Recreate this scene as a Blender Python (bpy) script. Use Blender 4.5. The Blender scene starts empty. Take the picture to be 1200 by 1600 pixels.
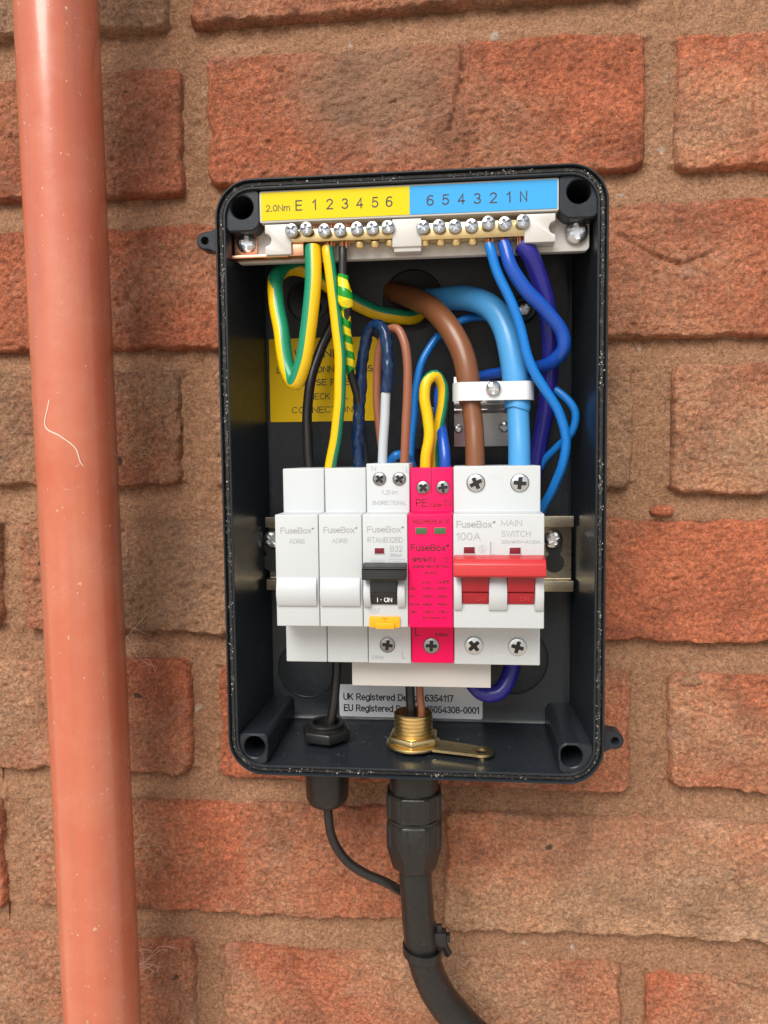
import bpy, bmesh, math, random
from mathutils import Vector, Matrix, noise
random.seed(7)
scene = bpy.context.scene
MM = 0.001
# Working coordinates are millimetres: x right, d out of the wall towards the viewer, z up.
# The brick faces lie at d = 0, the enclosure is centred on x = 0, z = 0.

# ---------------------------------------------------------------- camera
cam = bpy.data.cameras.new('camera')
cam.sensor_fit = 'VERTICAL'
cam.sensor_height = 32.0
cam.lens = 1207.9 / 1600 * 32.0
cam.clip_start = 0.01
cam.clip_end = 200
cam_ob = bpy.data.objects.new('camera', cam)
scene.collection.objects.link(cam_ob)
cam_right = Vector((0.994888, 0.100378, -0.011058))
cam_up = Vector((0.003903, 0.071200, 0.997454))
cam_back = cam_right.cross(cam_up)
cm = Matrix((cam_right, cam_up, cam_back)).transposed().to_4x4()
cm.translation = Vector((0.02183, -0.384, 0.01098))
cam_ob.matrix_world = cm
scene.camera = cam_ob

# ---------------------------------------------------------------- sky, sun, exposure
SUN_AZ = math.radians(-14)     # negative: from the left of the wall's outward normal
SUN_EL = math.radians(44)
to_sun = Vector((math.sin(SUN_AZ) * math.cos(SUN_EL), -math.cos(SUN_AZ) * math.cos(SUN_EL), math.sin(SUN_EL)))
world = bpy.data.worlds.new('World')
scene.world = world
world.use_nodes = True
wn, wl = world.node_tree.nodes, world.node_tree.links
wn.clear()
sky = wn.new('ShaderNodeTexSky')
sky.sky_type = 'NISHITA'
sky.sun_disc = False
sky.sun_elevation = SUN_EL
sky.sun_rotation = math.atan2(to_sun.x, to_sun.y)
sky.air_density = 1.0
sky.dust_density = 2.0
grey = wn.new('ShaderNodeRGBToBW')
mixw = wn.new('ShaderNodeMix')
mixw.data_type = 'RGBA'
mixw.inputs[0].default_value = 0.50            # thin high cloud: most of the blue is washed out
bg = wn.new('ShaderNodeBackground')
bg.inputs['Strength'].default_value = 0.10
wo = wn.new('ShaderNodeOutputWorld')
wl.new(sky.outputs[0], grey.inputs[0])
wl.new(sky.outputs[0], mixw.inputs[6])
wl.new(grey.outputs[0], mixw.inputs[7])
wl.new(mixw.outputs[2], bg.inputs['Color'])
wl.new(bg.outputs[0], wo.inputs[0])
sun = bpy.data.lights.new('sun', 'SUN')
sun.energy = 3.0
sun.angle = math.radians(40)
sun.color = (1.0, 0.96, 0.90)
sun_ob = bpy.data.objects.new('sun', sun)
scene.collection.objects.link(sun_ob)
sun_ob.rotation_euler = to_sun.to_track_quat('Z', 'Y').to_euler()
sun_ob.location = to_sun * 5
vs = scene.view_settings
scene.display_settings.display_device = 'sRGB'
vs.view_transform = 'Standard'
vs.look = 'None'
vs.exposure = 0.34
vs.gamma = 1.0
vs.use_curve_mapping = False
scene.render.engine = 'CYCLES'

# ---------------------------------------------------------------- materials
class NT:
    def __init__(self, name):
        self.m = bpy.data.materials.new(name)
        self.m.use_nodes = True
        self.n = self.m.node_tree.nodes
        self.l = self.m.node_tree.links
        self.b = self.n['Principled BSDF']
    def new(self, kind, **kw):
        nd = self.n.new(kind)
        for k, v in kw.items():
            setattr(nd, k, v)
        return nd
    def link(self, a, b):
        self.l.new(a, b)
    def coords(self, scale=(1, 1, 1), rot=(0, 0, 0)):
        g = self.new('ShaderNodeNewGeometry')
        mp = self.new('ShaderNodeMapping')
        mp.inputs['Scale'].default_value = scale
        mp.inputs['Rotation'].default_value = rot
        self.link(g.outputs['Position'], mp.inputs['Vector'])
        return mp.outputs[0]
    def noise(self, vec, scale, detail=3, rough=0.55, dist=0.0):
        t = self.new('ShaderNodeTexNoise')
        t.inputs['Scale'].default_value = scale
        t.inputs['Detail'].default_value = detail
        t.inputs['Roughness'].default_value = rough
        t.inputs['Distortion'].default_value = dist
        self.link(vec, t.inputs['Vector'])
        return t.outputs['Fac']
    def ramp(self, fac, stops):
        r = self.new('ShaderNodeValToRGB')
        e = r.color_ramp.elements
        while len(e) < len(stops):
            e.new(0.5)
        for i, (p, c) in enumerate(stops):
            e[i].position = p
            e[i].color = (c, c, c, 1) if not isinstance(c, tuple) else (*c, 1)
        self.link(fac, r.inputs[0])
        return r.outputs[0]
    def mix(self, fac, a, b, blend='MIX'):
        x = self.new('ShaderNodeMix', data_type='RGBA', blend_type=blend)
        for sock, v in ((x.inputs[0], fac), (x.inputs[6], a), (x.inputs[7], b)):
            if isinstance(v, tuple):
                sock.default_value = (*v, 1)
            elif isinstance(v, (int, float)):
                sock.default_value = v
            else:
                self.link(v, sock)
        return x.outputs[2]
    def math(self, op, a, b=0.0, clamp=False):
        x = self.new('ShaderNodeMath', operation=op, use_clamp=clamp)
        for sock, v in ((x.inputs[0], a), (x.inputs[1], b)):
            if isinstance(v, (int, float)):
                sock.default_value = v
            else:
                self.link(v, sock)
        return x.outputs[0]
    def bump(self, height, strength, dist, prev=None):
        b = self.new('ShaderNodeBump')
        b.inputs['Strength'].default_value = strength
        b.inputs['Distance'].default_value = dist
        self.link(height, b.inputs['Height'])
        if prev is not None:
            self.link(prev, b.inputs['Normal'])
        return b.outputs[0]
    def out(self, color=None, rough=None, normal=None, metal=None):
        for nm, v in (('Base Color', color), ('Roughness', rough), ('Normal', normal), ('Metallic', metal)):
            if v is None:
                continue
            if isinstance(v, tuple):
                self.b.inputs[nm].default_value = (*v, 1)
            elif isinstance(v, (int, float)):
                self.b.inputs[nm].default_value = v
            else:
                self.link(v, self.b.inputs[nm])
        return self.m

def plastic(name, col, rough=0.42, var=0.06, dust=0.0, bump=0.05, spec=0.5, sss=0.0):
    t = NT(name)
    c = t.coords()
    big = t.noise(c, 60, 4)
    fine = t.noise(c, 900, 3)
    lo = tuple(v * (1 - var) for v in col)
    hi = tuple(min(1, v * (1 + var)) for v in col)
    colr = t.mix(big, lo, hi)
    if dust:
        d = t.ramp(t.noise(c, 420, 5, 0.7), [(0.55, 0.0), (0.72, 1.0)])
        colr = t.mix(t.math('MULTIPLY', d, dust), colr, (0.32, 0.28, 0.24))
    rg = t.math('ADD', t.math('MULTIPLY', t.noise(c, 220, 4, 0.65), 0.22), rough - 0.11)
    t.b.inputs['Specular IOR Level'].default_value = spec
    if sss:
        t.b.inputs['Subsurface Weight'].default_value = sss
        t.b.inputs['Subsurface Radius'].default_value = (0.002, 0.0015, 0.001)
    return t.out(colr, rg, t.bump(fine, bump, 0.0003) if bump else None)

def metal(name, col, rough=0.3, var=0.12, scratch=0.04):
    t = NT(name)
    c = t.coords((1, 1, 6))
    n1 = t.noise(c, 240, 4, 0.6)
    n2 = t.noise(t.coords((1, 1, 1)), 1200, 3)
    colr = t.mix(n1, tuple(v * (1 - var) for v in col), tuple(min(1, v * (1 + var)) for v in col))
    rg = t.math('ADD', t.math('MULTIPLY', n1, 0.25), rough - 0.12)
    return t.out(colr, rg, t.bump(n2, scratch, 0.0003), 1.0)

def brick_material():
    t = NT('brick_clay')
    info = t.new('ShaderNodeObjectInfo')
    sep = t.new('ShaderNodeSeparateColor')
    t.link(info.outputs['Color'], sep.inputs[0])
    red, val, seed = sep.outputs[0], sep.outputs[1], sep.outputs[2]
    g = t.new('ShaderNodeNewGeometry')
    off = t.new('ShaderNodeVectorMath', operation='ADD')
    comb = t.new('ShaderNodeCombineXYZ')
    t.link(t.math('MULTIPLY', seed, 3.0), comb.inputs[0])
    t.link(t.math('MULTIPLY', seed, 1.7), comb.inputs[2])
    t.link(g.outputs['Position'], off.inputs[0])
    t.link(comb.outputs[0], off.inputs[1])
    v = off.outputs[0]
    patch = t.noise(v, 7, 2, 0.45, 0.4)
    f = t.math('ADD', t.math('MULTIPLY', t.math('SUBTRACT', patch, 0.5), 2.7), red)
    mid = t.noise(v, 160, 4, 0.65)
    f = t.math('ADD', f, t.math('MULTIPLY', t.math('SUBTRACT', mid, 0.5), 0.9), clamp=True)
    f = t.ramp(f, [(0.15, 0.0), (0.85, 1.0)])
    redc = t.mix(t.noise(v, 45, 4, 0.6), (0.47, 0.122, 0.052), (0.68, 0.215, 0.100))
    buff = t.mix(t.noise(v, 60, 4, 0.65), (0.44, 0.225, 0.120), (0.64, 0.365, 0.21))
    col = t.mix(f, buff, redc)
    # sandy grains, pale and dark
    grain = t.noise(v, 1100, 3, 0.7)
    col = t.mix(t.ramp(grain, [(0.60, 0.0), (0.74, 0.55)]), col, (0.55, 0.38, 0.25))
    col = t.mix(t.ramp(grain, [(0.26, 0.5), (0.40, 0.0)]), col, (0.12, 0.055, 0.03))
    speck = t.noise(v, 520, 5, 0.72)
    col = t.mix(1.0, col, t.ramp(speck, [(0.30, 0.46), (0.52, 1.0), (0.70, 1.5)]), 'MULTIPLY')
    # soot stain over part of a face
    tc = t.new('ShaderNodeTexCoord')
    dst = t.new('ShaderNodeVectorMath', operation='DISTANCE')
    mpp = t.new('ShaderNodeMapping')
    mpp.inputs['Location'].default_value = (-0.41, 0.0, -0.30)
    mpp.inputs['Scale'].default_value = (1.0, 0.0, 0.42)
    t.link(tc.outputs['Generated'], mpp.inputs['Vector'])
    t.link(mpp.outputs[0], dst.inputs[0])
    stain = t.math('ADD', dst.outputs['Value'], t.math('MULTIPLY', t.math('SUBTRACT', t.noise(v, 28, 4, 0.6), 0.5), 0.26))
    stain = t.math('MULTIPLY', t.ramp(stain, [(0.12, 0.85), (0.27, 0.0)]), info.outputs['Alpha'])
    col = t.mix(stain, col, t.mix(speck, (0.27, 0.14, 0.080), (0.56, 0.33, 0.20)))
    # pale salt bloom and dark iron spots, both with shapes of their own
    bloom = t.ramp(t.noise(v, 22, 5, 0.7, 0.4), [(0.58, 0.0), (0.76, 0.75)])
    col = t.mix(t.math('MULTIPLY', bloom, mid), col, (0.62, 0.50, 0.40))
    spot = t.ramp(t.noise(v, 75, 2, 0.4, 0.3), [(0.745, 0.0), (0.77, 0.85)])
    col = t.mix(spot, col, (0.045, 0.035, 0.032))
    col = t.mix(1.0, col, t.ramp(t.noise(v, 34, 5, 0.62, 0.5), [(0.26, 0.58), (0.50, 0.98), (0.72, 1.22)]), 'MULTIPLY')
    vv = t.new('ShaderNodeCombineColor')
    for i in range(3):
        t.link(val, vv.inputs[i])
    col = t.mix(1.0, col, vv.outputs[0], 'MULTIPLY')
    n = t.bump(t.noise(v, 360, 5, 0.70, 0.3), 1.0, 0.0042)
    n = t.bump(grain, 1.0, 0.0011, n)
    return t.out(col, 0.9, n)

def mortar_material():
    t = NT('mortar_sand')
    c = t.coords()
    col = t.mix(t.noise(c, 18, 4, 0.6), (0.34, 0.160, 0.080), (0.54, 0.285, 0.155))
    grain = t.noise(c, 1300, 3, 0.7)
    col = t.mix(t.ramp(grain, [(0.57, 0.0), (0.72, 0.7)]), col, (0.56, 0.42, 0.29))
    col = t.mix(t.ramp(grain, [(0.28, 0.6), (0.42, 0.0)]), col, (0.11, 0.06, 0.035))
    col = t.mix(1.0, col, t.ramp(t.noise(c, 560, 5, 0.74), [(0.30, 0.5), (0.52, 1.0), (0.72, 1.45)]), 'MULTIPLY')
    chip = t.ramp(t.noise(c, 120, 2, 0.4), [(0.74, 0.0), (0.77, 0.8)])
    col = t.mix(chip, col, (0.50, 0.42, 0.33))
    n = t.bump(t.noise(c, 420, 4, 0.68), 1.0, 0.0032)
    n = t.bump(grain, 1.0, 0.0010, n)
    return t.out(col, 0.95, n)

def pipe_material():
    t = NT('terracotta_upvc')
    c = t.coords()
    streak = t.noise(t.coords((1, 1, 0.03)), 150, 4, 0.6)
    col = t.mix(streak, (0.47, 0.115, 0.060), (0.56, 0.155, 0.084))
    dust = t.ramp(t.noise(c, 30, 6, 0.7), [(0.42, 0.0), (0.75, 0.4)])
    col = t.mix(dust, col, (0.62, 0.27, 0.17))
    run = t.ramp(t.noise(t.coords((1, 1, 0.05)), 90, 5, 0.7, 0.3), [(0.52, 0.0), (0.72, 0.6)])
    col = t.mix(run, col, (0.40, 0.13, 0.085))
    scuff = t.ramp(t.noise(t.coords((1, 1, 0.25), (0, 0.4, 0)), 260, 6, 0.8), [(0.66, 0.0), (0.74, 0.6)])
    col = t.mix(t.math('MULTIPLY', scuff, t.ramp(t.noise(c, 14, 3), [(0.42, 0.0), (0.6, 1.0)])), col, (0.70, 0.42, 0.32))
    sp = t.ramp(t.noise(c, 420, 2, 0.5), [(0.70, 0.0), (0.75, 0.8)])
    col = t.mix(sp, col, (0.62, 0.40, 0.28))
    rg = t.math('ADD', t.math('MULTIPLY', dust, 0.3), 0.20)
    n = t.bump(t.noise(c, 300, 4, 0.6), 0.10, 0.0006)
    n = t.bump(sp, 0.4, 0.0005, n)
    t.b.inputs['Coat Weight'].default_value = 0.5
    t.b.inputs['Coat Roughness'].default_value = 0.09
    return t.out(col, rg, n)

M = {}
M['brick'] = brick_material()
M['mortar'] = mortar_material()
M['pipe'] = pipe_material()
M['case'] = plastic('slate_grey_plastic', (0.0165, 0.0205, 0.0255), 0.31, 0.08, 0.06, 0.10, spec=0.32)
M['gasket'] = plastic('black_foam', (0.012, 0.011, 0.010), 0.75, 0.3, 0.35, 0.5)
M['black'] = plastic('black_plastic', (0.012, 0.012, 0.012), 0.36, 0.1, 0.05, 0.08)
M['blackdull'] = plastic('black_rubber', (0.012, 0.0115, 0.011), 0.38, 0.3, 0.06, 0.12)
M['white'] = plastic('white_device_plastic', (0.50, 0.525, 0.53), 0.40, 0.015, 0, 0.03)
M['ivory'] = plastic('ivory_plastic', (0.54, 0.52, 0.485), 0.40, 0.02, 0, 0.03)
M['nylon'] = plastic('milky_nylon', (0.66, 0.68, 0.70), 0.34, 0.03, 0, 0.04, sss=0.5)
M['pink'] = plastic('hot_pink_plastic', (0.76, 0.002, 0.088), 0.46, 0.02, 0, 0.03, spec=0.22)
M['red'] = plastic('red_plastic', (0.50, 0.026, 0.030), 0.36, 0.03, 0, 0.03)
M['red_shade'] = plastic('shaded_red_plastic', (0.34, 0.010, 0.018), 0.34, 0.04, 0, 0.02)  # lever's own red, darkened to paint in the shade on its barrels
M['darkred'] = plastic('dark_red_indicator', (0.16, 0.004, 0.014), 0.3, 0.05, 0, 0)
M['green_ind'] = plastic('green_indicator', (0.05, 0.13, 0.05), 0.3, 0.05, 0, 0)
M['lever'] = plastic('black_lever_plastic', (0.016, 0.016, 0.017), 0.42, 0.1, 0, 0.05)
M['yellow_btn'] = plastic('amber_plastic', (0.85, 0.36, 0.004), 0.35, 0.03, 0, 0.02)
M['lab_yellow'] = plastic('yellow_sticker', (0.66, 0.52, 0.002), 0.40, 0.02, 0, 0.01, spec=0.15)
M['warn_yellow'] = plastic('amber_sticker', (0.78, 0.50, 0.002), 0.40, 0.02, 0, 0.01, spec=0.2)
M['lab_blue'] = plastic('blue_sticker', (0.045, 0.33, 0.68), 0.40, 0.02, 0, 0.01, spec=0.15)
M['lab_white'] = plastic('white_sticker', (0.74, 0.76, 0.80), 0.35, 0.02, 0, 0.01)
M['ink'] = plastic('black_ink', (0.02, 0.018, 0.016), 0.5, 0, 0, 0)
M['ink_grey'] = plastic('grey_ink', (0.36, 0.36, 0.37), 0.5, 0, 0, 0)
M['ink_pale'] = plastic('pale_moulded_mark', (0.60, 0.60, 0.60), 0.5, 0, 0, 0)
M['ink_pink'] = plastic('dark_print_on_pink', (0.07, 0.003, 0.01), 0.5, 0, 0, 0)
M['ink_white'] = plastic('white_ink', (0.8, 0.8, 0.8), 0.5, 0, 0, 0)
M['ink_amber'] = plastic('brown_print', (0.30, 0.10, 0.004), 0.5, 0, 0, 0)
M['steel'] = metal('zinc_plated_steel', (0.66, 0.67, 0.68), 0.28)
M['steel_term'] = metal('bright_zinc_screw', (0.50, 0.51, 0.53), 0.24)
M['steel_dark'] = metal('dark_recessed_screw_steel', (0.34, 0.34, 0.34), 0.34)
M['plate'] = metal('dull_steel_plate', (0.46, 0.44, 0.43), 0.42)
M['rail'] = metal('yellow_passivated_steel', (0.70, 0.60, 0.44), 0.30, 0.05)
M['brass'] = metal('brass', (0.86, 0.66, 0.32), 0.30)
M['brass_pale'] = metal('pale_brass', (0.72, 0.54, 0.27), 0.26)
M['copper'] = metal('copper', (0.80, 0.40, 0.26), 0.32)
M['w_brown'] = plastic('brown_insulation', (0.20, 0.075, 0.030), 0.32, 0.05, 0, 0.03)
M['w_brown2'] = plastic('light_brown_insulation', (0.28, 0.10, 0.052), 0.36, 0.05, 0, 0.03)
M['w_blue'] = plastic('sky_blue_insulation', (0.065, 0.30, 0.62), 0.32, 0.04, 0, 0.03)
M['w_blue2'] = plastic('bright_blue_insulation', (0.008, 0.18, 0.58), 0.28, 0.04, 0, 0.02)
M['w_blue3'] = plastic('royal_blue_insulation', (0.010, 0.075, 0.42), 0.22, 0.04, 0, 0.02)
M['w_navy'] = plastic('ultramarine_insulation', (0.022, 0.020, 0.23), 0.28, 0.04, 0, 0.02)
M['tape_navy'] = plastic('navy_tape', (0.006, 0.024, 0.075), 0.20, 0.1, 0, 0.15)
M['w_grey'] = plastic('pale_grey_insulation', (0.46, 0.50, 0.54), 0.38, 0.03, 0, 0.03)
M['w_black'] = plastic('black_insulation', (0.016, 0.014, 0.013), 0.36, 0.1, 0, 0.03)
M['w_yellow'] = plastic('yellow_insulation', (0.80, 0.50, 0.004), 0.28, 0.03, 0, 0.03)
M['w_green'] = plastic('green_insulation', (0.012, 0.24, 0.12), 0.28, 0.05, 0, 0.03)
M['tape_green'] = plastic('green_tape', (0.01, 0.26, 0.02), 0.25, 0.05, 0, 0.08)
M['tape_yellow'] = plastic('yellow_tape', (0.78, 0.62, 0.005), 0.25, 0.05, 0, 0.08)
M['dust'] = plastic('pale_dust', (0.60, 0.56, 0.50), 0.9, 0.1, 0, 0)
M['fibre'] = plastic('dry_straw_fibre', (0.55, 0.38, 0.22), 0.8, 0.2, 0, 0)
M['web'] = plastic('pale_cobweb', (0.80, 0.66, 0.52), 0.8, 0.1, 0, 0)
M['dark'] = plastic('dark_void_plastic', (0.006, 0.006, 0.006), 0.6, 0.1, 0, 0)

# ---------------------------------------------------------------- mesh helpers
col = scene.collection
def W(p):
    return Vector((p[0] * MM, -p[1] * MM, p[2] * MM))

def root_loc(o):
    v = Vector((0, 0, 0))
    while o is not None:
        v = v + Vector(o.location)
        o = o.parent
    return v

def tag(o, label, cat, group=None, kind=None):
    if label: o['label'] = label
    if cat: o['category'] = cat
    if group: o['group'] = group
    if kind: o['kind'] = kind
    return o

def thing(name, label, cat, loc, group=None):
    o = bpy.data.objects.new(name, None)
    o.empty_display_size = 0.01
    col.objects.link(o)
    o.location = W(loc)
    return tag(o, label, cat, group)

class MB:
    def __init__(self):
        self.bm = bmesh.new()
    def v(self, p):
        return self.bm.verts.new(W(p))
    def face(self, vs, mi=0):
        try:
            f = self.bm.faces.new(vs)
            f.material_index = mi
            return f
        except ValueError:
            return None
    def loft(self, rings, closed=True, cap0=True, cap1=True, mi=None):
        R = [[self.v(p) for p in r] for r in rings]
        n = len(R[0])
        for i in range(len(R) - 1):
            for j in range(n if closed else n - 1):
                k = (j + 1) % n
                self.face((R[i][j], R[i][k], R[i + 1][k], R[i + 1][j]), mi(i, j) if mi else 0)
        if cap0: self.face(R[0][::-1])
        if cap1: self.face(R[-1])
        return R
    def box(self, x0, x1, d0, d1, z0, z1):
        self.loft([[(x0, d, z0), (x1, d, z0), (x1, d, z1), (x0, d, z1)] for d in (d0, d1)])
        return self
    def prism_d(self, poly, d0, d1):          # outline in x,z, depth along d
        self.loft([[(x, d, z) for x, z in poly] for d in (d0, d1)])
        return self
    def prism_x(self, poly, x0, x1):          # outline in d,z, run along x
        self.loft([[(x, d, z) for d, z in poly] for x in (x0, x1)])
        return self
    def cyl(self, c, axis, r, h, n=24, r1=None):
        r1 = r if r1 is None else r1
        rings = []
        for rr, t in ((r, 0), (r1, h)):
            ring = []
            for i in range(n):
                a = 2 * math.pi * i / n
                ca, sa = rr * math.cos(a), rr * math.sin(a)
                if axis == 'd': ring.append((c[0] + ca, c[1] + t, c[2] + sa))
                elif axis == 'z': ring.append((c[0] + ca, c[1] + sa, c[2] + t))
                else: ring.append((c[0] + t, c[1] + ca, c[2] + sa))
            rings.append(ring)
        self.loft(rings)
        return self
    def lathe(self, c, axis, prof, n=32, cap=True, turn=0.0):
        rings = []
        for r, t in prof:
            ring = []
            for i in range(n):
                a = 2 * math.pi * i / n + turn
                ca, sa = r * math.cos(a), r * math.sin(a)
                ring.append((c[0] + ca, c[1] + t, c[2] + sa) if axis == 'd' else (c[0] + ca, c[1] + sa, c[2] + t))
            rings.append(ring)
        self.loft(rings, cap0=cap, cap1=cap)
        return self
    def tube(self, pts, rad, n=16, mi=None, phase=0.0, wob=0.0, step=1.2):
        path = spline(pts, step)
        for i, p in enumerate(path[1:-1]):      # slight hand-bent unevenness
            q = p / 13.0
            path[i + 1] = p + Vector((noise.noise(q), 0, noise.noise(q + Vector((7, 3, 1))))) * 0.35
        m = len(path)
        rings = []
        prev = None
        arc = 0.0
        info = []
        for i, p in enumerate(path):
            a, b = path[max(0, i - 1)], path[min(m - 1, i + 1)]
            T = (b - a).normalized()
            if i: arc += (p - path[i - 1]).length
            side = T.cross(Vector((0, 1, 0)))     # (x,d,z) space: d axis is 'towards viewer'
            if side.length < 0.25:
                side = prev.copy() if prev is not None else Vector((1, 0, 0))
            if prev is not None:
                side = (side.normalized() * 0.35 + prev * 0.65)
                side -= T * side.dot(T)
            side.normalize()
            prev = side
            up = side.cross(T)
            tt = i / (m - 1)
            if callable(rad): rr = rad(tt)
            elif isinstance(rad, (list, tuple)):
                f = tt * (len(rad) - 1)
                k = min(int(f), len(rad) - 2)
                rr = rad[k] + (rad[k + 1] - rad[k]) * (f - k)
            else: rr = rad
            ring = []
            for j in range(n):
                an = 2 * math.pi * j / n + phase
                r2 = rr
                if wob:
                    r2 = rr * (1 + wob * noise.noise(Vector((arc * 0.35 + an * 0.6, math.cos(an) * 1.3 + arc * 0.1, math.sin(an) * 1.3))))
                ring.append(tuple(p + side * (math.cos(an) * r2) + up * (math.sin(an) * r2)))
            rings.append(ring)
            info.append(arc)
        self.loft(rings, mi=(lambda i, j: mi(info[i], 2 * math.pi * (j + 0.5) / n, info[i] / info[-1])) if mi else None)
        return self
    def build(self, name, mats, parent=None, smooth=True, bevel=0.0, seg=2, angle=40, data_loc=None):
        bm = self.bm
        bmesh.ops.recalc_face_normals(bm, faces=bm.faces[:])
        if bevel:
            es = [e for e in bm.edges if len(e.link_faces) == 2 and e.calc_face_angle(0) > math.radians(30)]
            bmesh.ops.bevel(bm, geom=es, offset=bevel * MM, segments=seg, affect='EDGES', profile=0.5, clamp_overlap=True)
        if parent is not None:
            off = root_loc(parent)
        else:
            xs = [v.co for v in bm.verts]
            off = Vector([(min(c[k] for c in xs) + max(c[k] for c in xs)) / 2 for k in range(3)])
            off.z = min(c.z for c in xs)
        for v in bm.verts:
            v.co -= off
        me = bpy.data.meshes.new(name)
        bm.to_mesh(me)
        bm.free()
        if not isinstance(mats, (list, tuple)): mats = [mats]
        for k in mats:
            me.materials.append(M[k] if isinstance(k, str) else k)
        if smooth:
            for p in me.polygons: p.use_smooth = True
            me.set_sharp_from_angle(angle=math.radians(angle))
        o = bpy.data.objects.new(name, me)
        col.objects.link(o)
        if parent is not None: o.parent = parent
        else: o.location = off
        return o

def spline(pts, step=1.2):
    P = [Vector(p[:3]) for p in pts]
    P = [P[0] * 2 - P[1]] + P + [P[-1] * 2 - P[-2]]
    out = []
    for i in range(1, len(P) - 2):
        p0, p1, p2, p3 = P[i - 1], P[i], P[i + 1], P[i + 2]
        # centripetal form keeps tight bends free of loops
        t0 = 0.0
        t1 = t0 + max(1e-3, (p1 - p0).length ** 0.5)
        t2 = t1 + max(1e-3, (p2 - p1).length ** 0.5)
        t3 = t2 + max(1e-3, (p3 - p2).length ** 0.5)
        k = max(2, int((p2 - p1).length / step))
        for s in range(k):
            t = t1 + (t2 - t1) * s / k
            A1 = p0 * ((t1 - t) / (t1 - t0)) + p1 * ((t - t0) / (t1 - t0))
            A2 = p1 * ((t2 - t) / (t2 - t1)) + p2 * ((t - t1) / (t2 - t1))
            A3 = p2 * ((t3 - t) / (t3 - t2)) + p3 * ((t - t2) / (t3 - t2))
            B1 = A1 * ((t2 - t) / (t2 - t0)) + A2 * ((t - t0) / (t2 - t0))
            B2 = A2 * ((t3 - t) / (t3 - t1)) + A3 * ((t - t1) / (t3 - t1))
            out.append(B1 * ((t2 - t) / (t2 - t1)) + B2 * ((t - t1) / (t2 - t1)))
    out.append(P[-2])
    return out

def rrect(x0, x1, z0, z1, r, n=8):
    pts = []
    for cx, cz, a0 in ((x1 - r, z1 - r, 0), (x0 + r, z1 - r, 90), (x0 + r, z0 + r, 180), (x1 - r, z0 + r, 270)):
        for i in range(n + 1):
            a = math.radians(a0 + 90 * i / n)
            pts.append((cx + r * math.cos(a), cz + r * math.sin(a)))
    return pts

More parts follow.
